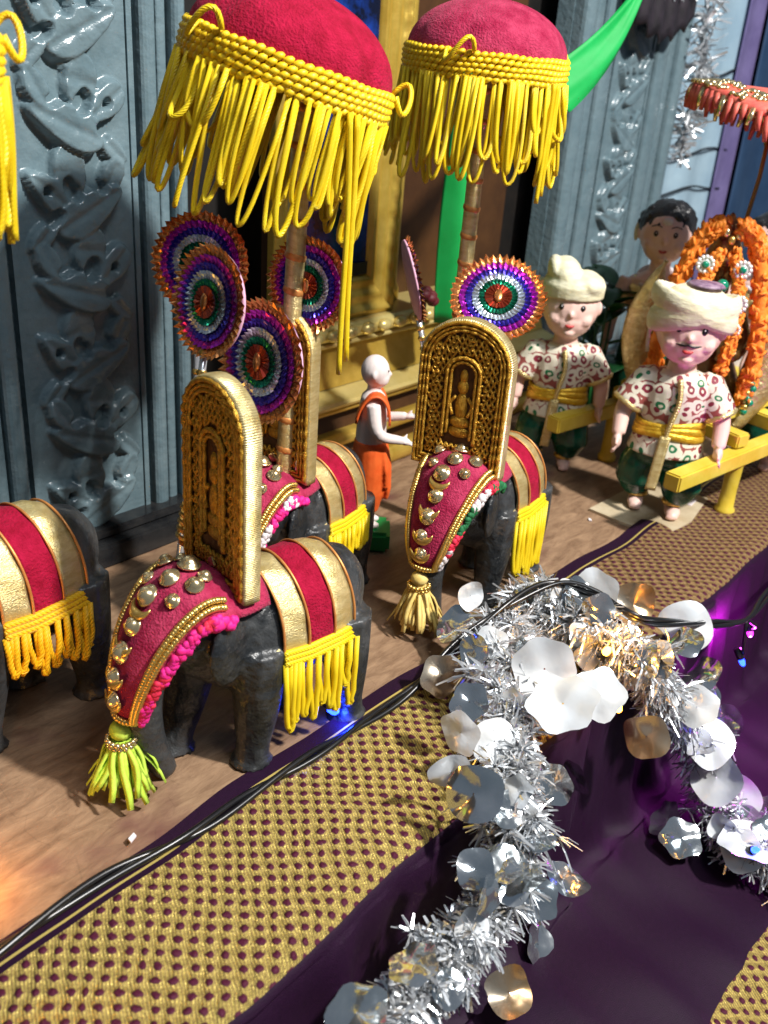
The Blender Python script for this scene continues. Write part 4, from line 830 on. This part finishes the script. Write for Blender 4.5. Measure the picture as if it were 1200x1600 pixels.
for x, y in ((140.2, 42.2), (171, 37.9), (146, 66), (176, 61.5)):
    MB().lathe([(1.5, 0), (1.6, 0.8), (1.25, 1.2), (1.15, 4), (1.25, 8.2), (1.3, 8.6)], (x-150, y-48, 0), 16).build('leg', palanquin_m, t)
d = thing('deity_idol', 'seated deity idol with gold arch, orange garlands and jewels on the palanquin', 'idol', (147, 53.5, 15.2), (0, 0, math.radians(205)))
dark_cloth = mat('dark_green_silk', (0.006, 0.03, 0.012), 0.4, 0, (0.10, 0.06, 0.02), 60)
mb = MB(); mb.sweep([(0, 0, z) for z in (0, 3, 7, 11, 14, 16, 17.5)], [(7.5, 5.5), (6.5, 5), (4.6, 3.4), (4.4, 3.0), (3.4, 2.4), (1.6, 1.5), (1.5, 1.5)], 18, up=(1, 0, 0)); mb.ball((0.3, 0, 19.6), (2.4, 2.3, 2.7), 14, 10)
for s in (-1, 1): mb.sweep(cat([(0.3, s*4, 14), (1.5, s*5.5, 10), (4, s*4.3, 8)], 10), 1.1, 8); mb.ball((4.6, s*4.0, 8.2), 1.1, 8, 6)
link('body', fuse(mb, 0.3, 2), mat('bronze_idol', (0.10, 0.05, 0.015), 0.35, 0.6, (0.2, 0.11, 0.03), 60), d)
MB().lathe([(2.6, 21), (2.9, 22), (2.2, 24), (1.5, 26), (0.8, 27.5), (0.3, 28.4), (0.01, 28.6)], (0, 0, 0), 16).build('crown', mat('maroon_gold', (0.14, 0.01, 0.03), 0.4, 0.3, (0.6, 0.4, 0.12), 90), d)
for s in (-1, 1):                                                 # two gold leaf-shaped sides of the arch
    def leaf(u, v): 
        z = -3.5+24*u; half = 4.8*math.sin(PI*min(1, 0.12+0.9*u))**0.7; y = s*(6.4+3.6*math.sin(u*2.6)+half*(v-0.5)*1.3); x = 0.8+2.4*math.cos((v-0.5)*2.4)-0.12*z+s*0.4
        return (x, y, z+0.3*math.sin(v*15)*math.sin(u*22)*0.4)
    MB().grid(leaf, 30, 12, 0.35).build('arch_leaf', mat('crumpled_gold', (0.52, 0.38, 0.14), 0.38, 0.6, (0.74, 0.60, 0.30), 55, 0.9, 130, 0.004), d)
def garland(pts, rr, nm, par, seed, m):
    r = random.Random(seed); mb = MB(); P = cat(pts, 40)
    mb.sweep(P, rr*0.75, 8)
    for p in P:
        for _ in range(7):
            a = Vector((r.gauss(0, 1), r.gauss(0, 1), r.gauss(0, 1))).normalized(); q = Vector(p)+a*rr*0.75; e = Euler((r.uniform(0, 6), r.uniform(0, 6), r.uniform(0, 6))).to_matrix(); mb.ball(q, (rr*0.55, rr*0.42, rr*0.16), 6, 4, e)
    mb.build(nm, m, par)
for s in (-1, 1):
    garland([(3.2, s*1.3, 27), (3.4, s*3.6, 25.5), (3.4, s*5.4, 21), (3.8, s*6.6, 15), (4.6, s*7.3, 8), (4.8, s*7.0, 2)], 1.55, 'marigold_garland', d, 3+s, marigold)
    garland([(4.4, s*1.2, 23.0), (4.8, s*3.0, 17), (5.4, s*3.3, 11), (5.8, s*2.6, 6)], 1.15, 'marigold_garland', d, 9+s, marigold)
def rosette(p, r0, gem):
    g = MB(); 
    for k in range(12): a = 2*PI*k/12; g.ball((p[0], p[1]+r0*0.72*math.cos(a), p[2]+r0*0.72*math.sin(a)), (0.35, r0*0.26, r0*0.26), 6, 5)
    g.ball(p, (0.3, r0*0.6, r0*0.6), 10, 6); o = g.build('jewel_rosette', mat('stone_white', (0.72, 0.68, 0.62), 0.25, 0.3, (0.85, 0.85, 0.82), 120), d); MB().ball((p[0]+0.3, p[1], p[2]), (0.35, r0*0.38, r0*0.38), 8, 6).build('gem', gem, o)
gemg = mat('green_gem', (0.0, 0.22, 0.12), 0.08, 0, coat=1); gemp = mat('mauve_gem', (0.35, 0.15, 0.25), 0.1)
rosette((5.2, 2.6, 21.2), 1.5, gemg); rosette((5.2, -2.8, 21.4), 1.5, gemg); rosette((5.8, 2.9, 16.2), 1.6, gemp); rosette((5.6, -1.6, 15.2), 1.1, gemp); rosette((5.9, 3.2, 12.4), 1.1, gemp)
MB().ball((5.2, 0.2, 18.6), (0.9, 1.0, 1.0), 10, 6).build('gem', gemg, d)
for k in range(6): MB().ball((3.6+0.3*(k % 2), -2.4+0.9*k, 26.2+1.2*math.sin(k*1.3+0.7)), (0.45, 0.55, 0.7), 8, 5).build('crown_jewel', (gold_pale, gold_bead)[k % 2], d)
for k in range(7): MB().ball((5.4, 7.6+0.4*math.sin(k*2), 2.6-0.75*k+1.8), 0.62, 8, 6).build('green_bead', (gemg, gold_bead)[k % 3 == 2], d)
# coral parasol over the deity
p = thing('coral_parasol', 'flat coral and gold parasol on a thin stick above the deity', 'parasol', (146.8, 52.2, 42.0))
ax = Vector((-0.02, 0.03, 1)).normalized(); top = Vector((1.8, -0.8, 14.4))
MB().sweep([(0, 0, -20), (0.4, -0.3, -4), (1.5, -0.9, 7), tuple(top)], 0.33, 8).build('stick', mat('brass_stick', (0.34, 0.16, 0.05), 0.35, 0.6), p)
coral = mat('coral_cloth', (0.62, 0.09, 0.07), 0.55, 0, (0.74, 0.17, 0.12), 60, 0.5, 150); rp = Matrix.Rotation(0.34, 3, Vector((0.78, 0.62, 0))) @ Matrix.Rotation(0.04, 3, Vector((0.64, -0.76, 0)))
MB().lathe([(12.6, -0.3), (12.8, 0.3), (11, 1.2), (8, 2.2), (4, 3.4), (1, 4.4), (0.01, 4.8)], top, 48, rp, False).build('canopy', coral, p)
mb = MB(); rr = random.Random(4)
for i in range(420):
    a = rr.uniform(0, 2*PI); q = rr.uniform(8.5, 12.9); mb.ball(top+rp @ Vector((q*math.cos(a), q*math.sin(a), 0.45+0.42*(12.9-q))), (0.5, 0.5, 0.35), 6, 4)
mb.build('sequin_band', gold_pale, p)
for i in range(70):
    a = 2*PI*i/70; L = rr.uniform(2.0, 3.4); c0 = rp @ Vector((12.7*math.cos(a), 12.7*math.sin(a), 0)); c1 = rp @ Vector((13.1*math.cos(a), 13.1*math.sin(a), 0))
    MB().sweep([top+c0, top+c1+Vector((0, 0, -L*0.5)), top+c1+Vector((rr.uniform(-.3, .3), rr.uniform(-.3, .3), -L))], [(0.4, 0.15), (0.5, 0.15), (0.3, 0.12)], 5).build('fringe_strip', coral if i % 4 else gold_pale, p)
mb = MB(); mb.lathe([(1.6, 4.4), (1.2, 5.2), (0.6, 6.4), (0.9, 7.0), (0.01, 8)], top, 14, rp, False); mb.build('finial', gold_bead, p)

# ================================================================== tinsel garland
TA = [(92.1, 46.5, 3.2), (77.5, 43.6, 4.0), (69.4, 38.5, 4.2), (63.6, 33.2, 4.2), (58.8, 29.5, 2.5), (56.4, 27.5, -0.4), (53.3, 27.0, -3.0), (47.8, 26.5, -3.2), (44.7, 26.5, -4.4), (39.0, 27.0, -4.5), (33.3, 27.0, -3.0)]
TB = [(85.9, 42.9, 4.0), (86.5, 36.6, 4.5), (86.4, 30.9, 3.5), (90.4, 28.5, -2.5), (97.0, 26.5, -10.5), (99.0, 24.0, -16.0), (95.3, 20.0, -18.4), (93.3, 16.6, -19), (93.6, 11.4, -19.4)]
def tinsel(path, n, ln, parent, seed, wd=0.16, lens=None, down=0.0, loose=0.0):
    r = np.random.RandomState(seed); P = cat(path, 200); mb = MB(); V = []; F = []
    for i in range(n):
        q = r.rand(); k = min(int(q*199), 198); p = np.array(P[k])+(np.array(P[k+1])-np.array(P[k]))*(q*199-k); t = np.array(P[k+1])-np.array(P[k]); t /= np.linalg.norm(t)
        d = r.normal(size=3); d -= t*(d@t)*0.35; d /= np.linalg.norm(d); L = ln*r.uniform(0.55, 1.05)*(np.interp(q, [0, 1], lens) if lens else 1)
        s = np.cross(d, r.normal(size=3)); s /= np.linalg.norm(s); s *= wd*r.uniform(0.6, 1.2); b = np.cross(d, s)*r.uniform(-6.0, 6.0)
        if loose: cl_ = np.random.RandomState(int(q*900)+seed*999).normal(size=3); p = p+cl_*loose*0.55; L *= 0.65+0.3*min(1, abs(cl_[0]))
        o = len(V)
        for e in (0, 0.5, 1.0):
            c = p+d*L*e+b*e*e*L*0.5-np.array([0, 0, 1])*down*e*e*L; w_ = s*(1 if e < 0.9 else 0.7); V += [tuple(c-w_), tuple(c+w_)]
        F += [(o, o+1, o+3, o+2), (o+2, o+3, o+5, o+4)]
    mb.add(V, F, None, False); return mb.build('tinsel_strands', silver, parent, kind='stuff')
g = thing('tinsel_garland', 'silver tinsel garland with pearly discs draped over the step edge', 'garland', (0, 0, 0))
MB().sweep(cat(TA, 60), 0.12, 5).build('core_wire', cable_m, g); MB().sweep(cat(TB, 60), 0.12, 5).build('core_wire', cable_m, g)
tinsel(TA, 17000, 3.2, g, 1, 0.12, (1.15, 0.5), 0.3, 1.9); tinsel(TB, 10000, 2.9, g, 2, 0.12, (1.2, 0.6), 0.3, 1.8)
DISCS = [(95.2, 41.3, 4.0, 3.1, 'p'), (97.6, 37.2, 3.0, 2.7, 'c'), (100.8, 31.5, 1.0, 3.3, 'p'), (99.9, 28.0, -3.8, 2.7, 's'), (113.9, 27.0, -18.3, 2.6, 's'), (72.3, 35.1, 7.0, 3.2, 'p'), (67.9, 30.5, 7.5, 3.3, 'p'), (72.4, 29.1, 7.0, 2.6, 'p'), (59.3, 35.9, 6.0, 2.1, 'p'), (55.5, 34.0, 5.0, 2.1, 'p'), (53.6, 30.4, 6.0, 2.7, 's'), (49.6, 27.0, 3.0, 1.7, 's'), (67.8, 27.0, -12.2, 2.4, 's'), (67.0, 28.0, -21.4, 2.2, 't'), (40.7, 26.0, 1.0, 1.9, 's'), (34.4, 26.0, 2.0, 2.2, 's'), (47.3, 25.5, -6.9, 2.6, 's'), (57.7, 26.0, -18.1, 2.3, 'c'), (96.4, 24.0, -9.7, 3.2, 'p'), (95.4, 22.0, -13.2, 3.2, 'p'), (98.5, 20.0, -16.9, 3.1, 'p'), (91.8, 16.0, -17.0, 3.2, 'p'), (91.2, 25.3, -19.0, 2.3, 's'), (89.5, 22.6, -19.0, 2.4, 's'), (68.8, 44.8, 3.0, 2.3, 'c'), (75.8, 47.9, 4.0, 2.7, 's'), (72.9, 29.9, -4.0, 1.9, 't'), (82.4, 27.0, -2.5, 2.5, 'c'), (78.7, 48.7, 7.0, 1.7, 'p'), (99.7, 16.6, -18.0, 2.6, 's'), (49.2, 25.5, 1.5, 1.8, 's'), (55.9, 25.5, -2.6, 2.0, 't'), (62, 37, 7.4, 1.9, 's'), (88, 40, 7, 2.0, 's'), (101.5, 27.5, -7.5, 2.1, 's'), (94, 29, 3, 2.2, 's'), (70, 42, 7, 1.7, 's'), (66, 29, 0, 2.0, 's'), (103, 24.5, -12, 2.0, 's')]
for q in range(46):
    PT, ra_ = (cat(TA, 100), 7) if q % 2 else (cat(TB, 100), 9); rq = random.Random(q*13+ra_); pt = Vector(PT[rq.randrange(4, 97)]); dv = Vector((rq.gauss(-0.4, 0.7), rq.gauss(-0.5, 0.7), rq.gauss(0.5, 0.7))).normalized()
    pt = pt+dv*rq.uniform(2.6, 4.0); DISCS.append((pt.x, pt.y, pt.z, rq.uniform(1.4, 2.6), rq.choice('pppspst')))
CAMP = Vector((0, 0, 60)); rr = random.Random(12)
def disc_mesh(seed):
    r = random.Random(seed); mb = MB(); lob = r.choice((4, 5, 6)); am = r.uniform(0.03, 0.09); bx, by = r.uniform(-.5, .5), r.uniform(-.2, .2); ph = r.uniform(0, 6); fold = r.uniform(-0.25, 0.25)
    def f(u, v):
        a = 2*PI*u; v = 0.03+0.97*v; q = v*(1+am*math.cos(lob*a+ph)); x, y = q*math.cos(a), q*math.sin(a); return (x, y, bx*x*x+by*y*y+0.05*math.sin(5*x+ph)*math.sin(4*y)+0.22*abs(x*math.cos(ph)+y*math.sin(ph)-0.15)+fold*0.6*(x*math.cos(ph)+y*math.sin(ph))**2*math.sin(2*a)*v)
    mb.grid(f, 30, 5, 0); return mb.mesh('disc')
DM = [disc_mesh(i) for i in range(8)]
for i, (x, y, z, rad, k) in enumerate(DISCS):
    c = Vector((x, y, z)); n = (CAMP-c).normalized(); j = 1.25 if k == 't' else 0.42
    n = (n+Vector((rr.gauss(0, j), rr.gauss(0, j), rr.gauss(0, j)*0.7))).normalized()
    me = DM[i % 8].copy(); me.materials.clear(); o = link('foil_disc', me, {'p': pearl_disc, 's': silver_disc, 't': silver_disc, 'c': copper_disc}[k], g, c)
    o.rotation_euler = (n.to_track_quat('Z', 'Y').to_matrix() @ Matrix.Rotation(rr.uniform(0, 6), 3, 'Z')).to_euler(); o.scale = (rad, rad*rr.uniform(0.85, 1), rad)
h = thing('tinsel_strand', 'silver tinsel strand hanging between the pillar and the blue cloth', 'tinsel', (0, 0, 0))
HP2 = [(214.5, 93, 88), (214, 92.5, 74), (215, 92, 63), (214, 92.5, 53), (215.5, 93, 45)]
MB().sweep(cat(HP2, 20), 0.15, 5).build('core_wire', cable_m, h); tinsel(HP2, 420, 6.5, h, 5, 0.3, (1.0, 0.5))
h = thing('dark_tassel_swag', 'dark scalloped swag with silver tinsel at the top of the fluted pillar', 'swag', (189, 91.5, 75))
def swag(u, v): return (-13+26*u, -1.2*math.sin(v*2)-0.4*math.cos(u*30), 8-(10+1.6*abs(math.sin(u*PI*5))+4*math.sin(u*PI))*v)
MB().grid(swag, 60, 8, 0.4).build('swag_cloth', mat('dark_swag', (0.012, 0.010, 0.012), 0.5, 0, (0.03, 0.022, 0.03), 40), h)
tinsel([(-2, -1, 4), (5, -1.5, 3), (13, -1, 5)], 260, 3.5, h, 8, 0.25)

# ================================================================== string lights
def led(par, p, d, col, power, nm, rad=0.38):
    p = Vector(p); d = Vector(d).normalized(); q = d.to_track_quat('Z', 'Y').to_matrix()
    MB().lathe([(0.42, -1.6), (0.5, -1.5), (0.5, -0.2), (0.42, 0)], p, 10, q).build('socket', cable_m, par)
    MB().lathe([(rad, 0), (rad, 0.5), (rad*0.8, 0.85), (rad*0.3, 1.05), (0.01, 1.08)], p, 12, q, False).build('bulb', mat('led_'+nm, col, 0.2, emit={'blue': 12, 'magenta': 10, 'amber': 14}[nm]), par)
    lamp('led_light', 'POINT', p+d*1.7, power, col, 0.5).parent = par
BLUE, MAG, AMB = (0.012, 0.045, 1.0), (0.85, 0.02, 0.9), (1.0, 0.42, 0.05)
s = thing('string_light', 'black twin cable of string lights running along the step edge over the tinsel', 'string light', (0, 0, 0))
cp = [(14, 48.2, 0.75), (21.2, 48.6, 0.75), (30.0, 48.8, 0.8), (38, 47.6, 0.75), (45.2, 47.6, 0.75), (52, 47.2, 0.9), (58.4, 47.1, 0.8), (66, 46.8, 1.2), (72.8, 46.3, 3.8), (80, 44.8, 6.6), (86.5, 42.6, 8.0), (89, 38, 7.4), (90, 33, 6), (99, 31, 2.5), (105, 29.2, 0.6), (113, 27.8, -1.5), (124, 28.5, -2.0), (150, 29, -2)]
P = cat(cp, 160)
MB().sweep([(x, y+0.33*math.sin(i*0.22), z+0.3*math.cos(i*0.22)+0.1) for i, (x, y, z) in enumerate(P)], 0.3, 8).build('cable', cable_m, s)
MB().sweep([(x, y-0.33*math.sin(i*0.22), z-0.3*math.cos(i*0.22)+0.1) for i, (x, y, z) in enumerate(P)], 0.3, 8).build('cable', cable_m, s)
led(s, (58.2, 50.6, 1.6), (0.1, -0.75, -0.15), BLUE, 0.12, 'blue', 0.7)
MB().sweep(cat([(112.8, 27.8, -1.6), (112.6, 27.4, -4), (113.4, 27.3, -6.8)], 8), 0.25, 6).build('lead', cable_m, s)
led(s, (113.4, 27.3, -7.6), (0.1, -0.5, -0.8), BLUE, 0.006, 'blue')
led(s, (93.0, 24.6, -4.4), (-0.5, -0.6, 0.3), BLUE, 0.004, 'blue'); led(s, (90.5, 15.0, -16.2), (-0.4, -0.4, 0.7), BLUE, 0.010, 'blue')
MB().sweep(cat([(113, 27.8, -1.5), (115, 27.0, -3.0), (116.8, 28.0, -4.6)], 8), 0.25, 6).build('lead', cable_m, s)
led(s, (116.8, 28.0, -5.0), (0.3, -0.2, -0.9), MAG, 1.7, 'magenta')
led(s, (99.0, 15.0, -15.6), (0.2, -0.6, 0.6), MAG, 0.15, 'magenta')
led(s, (83.2, 33.6, 4.6), (-0.4, -0.4, 0.8), AMB, 0.14, 'amber', 0.45); led(s, (77.8, 29.2, 3.0), (-0.5, -0.5, -0.2), AMB, 0.08, 'amber', 0.45); led(s, (88.5, 33.6, 4.0), (0, -0.4, 0.8), AMB, 0.08, 'amber')
led(s, (20.6, 54.0, 1.6), (0.3, 0.6, 0.3), AMB, 0.4, 'amber', 0.45)

# ================================================================== ribbons, leaves, small scraps
o = MB().grid(lambda u, v: (lerp(118.5, 137.5, u)-(v-0.5)*3.0*(1-0.8*u**2), 70-0.6*math.sin(u*3)+(v-0.5)*3.4*(1-0.8*u**2)+0.35*math.sin(v*9+u*4), lerp(58.2, 71.8, u)-1.2*math.sin(u*PI)+(v-0.5)*4.2*(1-0.8*u**2)), 24, 6, 0.12).build('satin_ribbon', green_ribbon); tag(o, 'bright green satin ribbon tip sticking up beside the rose parasol', 'ribbon')
def drape(u, v): a = (u-0.5)*2.2; return (119.6+3.6*math.sin(a)*(1+0.25*math.sin(v*4)), 84-1.8*math.cos(a*1.6)+0.5*math.sin(a*5+v*2), lerp(24.8, 62, v))
o = MB().grid(drape, 24, 20, 0.15).build('green_drape', green_ribbon); tag(o, 'narrow green satin drape hanging beside the wound gold pole', 'drape')
pl = thing('leafy_plant', 'dark green leaves between the capped doll and the deity', 'plant', (160, 78, 0))
rr = random.Random(3)
for k in range(16):
    a = rr.uniform(0, 2*PI); L = rr.uniform(6, 10); z0 = rr.uniform(8, 26); x0, y0 = rr.uniform(-5, 5), rr.uniform(-3, 3)
    MB().grid(lambda u, v: (x0+math.cos(a)*L*u+math.sin(a)*(v-0.5)*4.4*math.sin(PI*min(1, 0.08+0.92*u))**0.8, y0+math.sin(a)*L*u-math.cos(a)*(v-0.5)*4.4*math.sin(PI*min(1, 0.08+0.92*u))**0.8, z0+2.5*math.sin(u*2)-abs(v-0.5)*-1.0), 8, 4, 0.08).build('leaf', leaf_m, pl)
    MB().sweep([(x0*0.3, y0*0.3, 0), (x0*0.8, y0*0.8, z0*0.6), (x0, y0, z0)], 0.22, 5).build('stem', leaf_m, pl)
fl2 = thing('red_flower', 'small dark red flower below the parasol left of the green drape', 'flower', (110, 82, 24.7))
for k in range(8): a = k*PI/4; MB().ball((1.4*math.cos(a), 1.0*math.sin(a), 5.4+0.6*math.sin(a*2)), (1.1, 0.9, 0.8), 8, 5).build('petal', mat('dark_red_petal', (0.10, 0.006, 0.012), 0.6), fl2)
MB().sweep([(0, 0, 0), (0.2, 0, 3), (0, 0, 5)], 0.2, 5).build('stem', leaf_m, fl2)
for k, (x, y, a, lb) in enumerate(((34.4, 51.0, 0.5, 'tiny white paper scrap on the cloth border near the cable'), (121, 55.5, 0.8, 'tiny pale scrap lying on the board left of the turbaned doll'), (45, 71, 0.3, 'gold foil scrap on the board behind the lime tassel'))):
    o = MB().prism([(-0.5, -0.15), (0.3, -0.25), (0.55, 0.1), (-0.2, 0.25)], 0, 0.15, Matrix.Rotation(a, 3, 'Z')).build('paper_scrap', white_fur if k < 2 else gold_pale, None, (x, y, 0.5 if k == 0 else 0.06)); tag(o, lb, 'scrap')
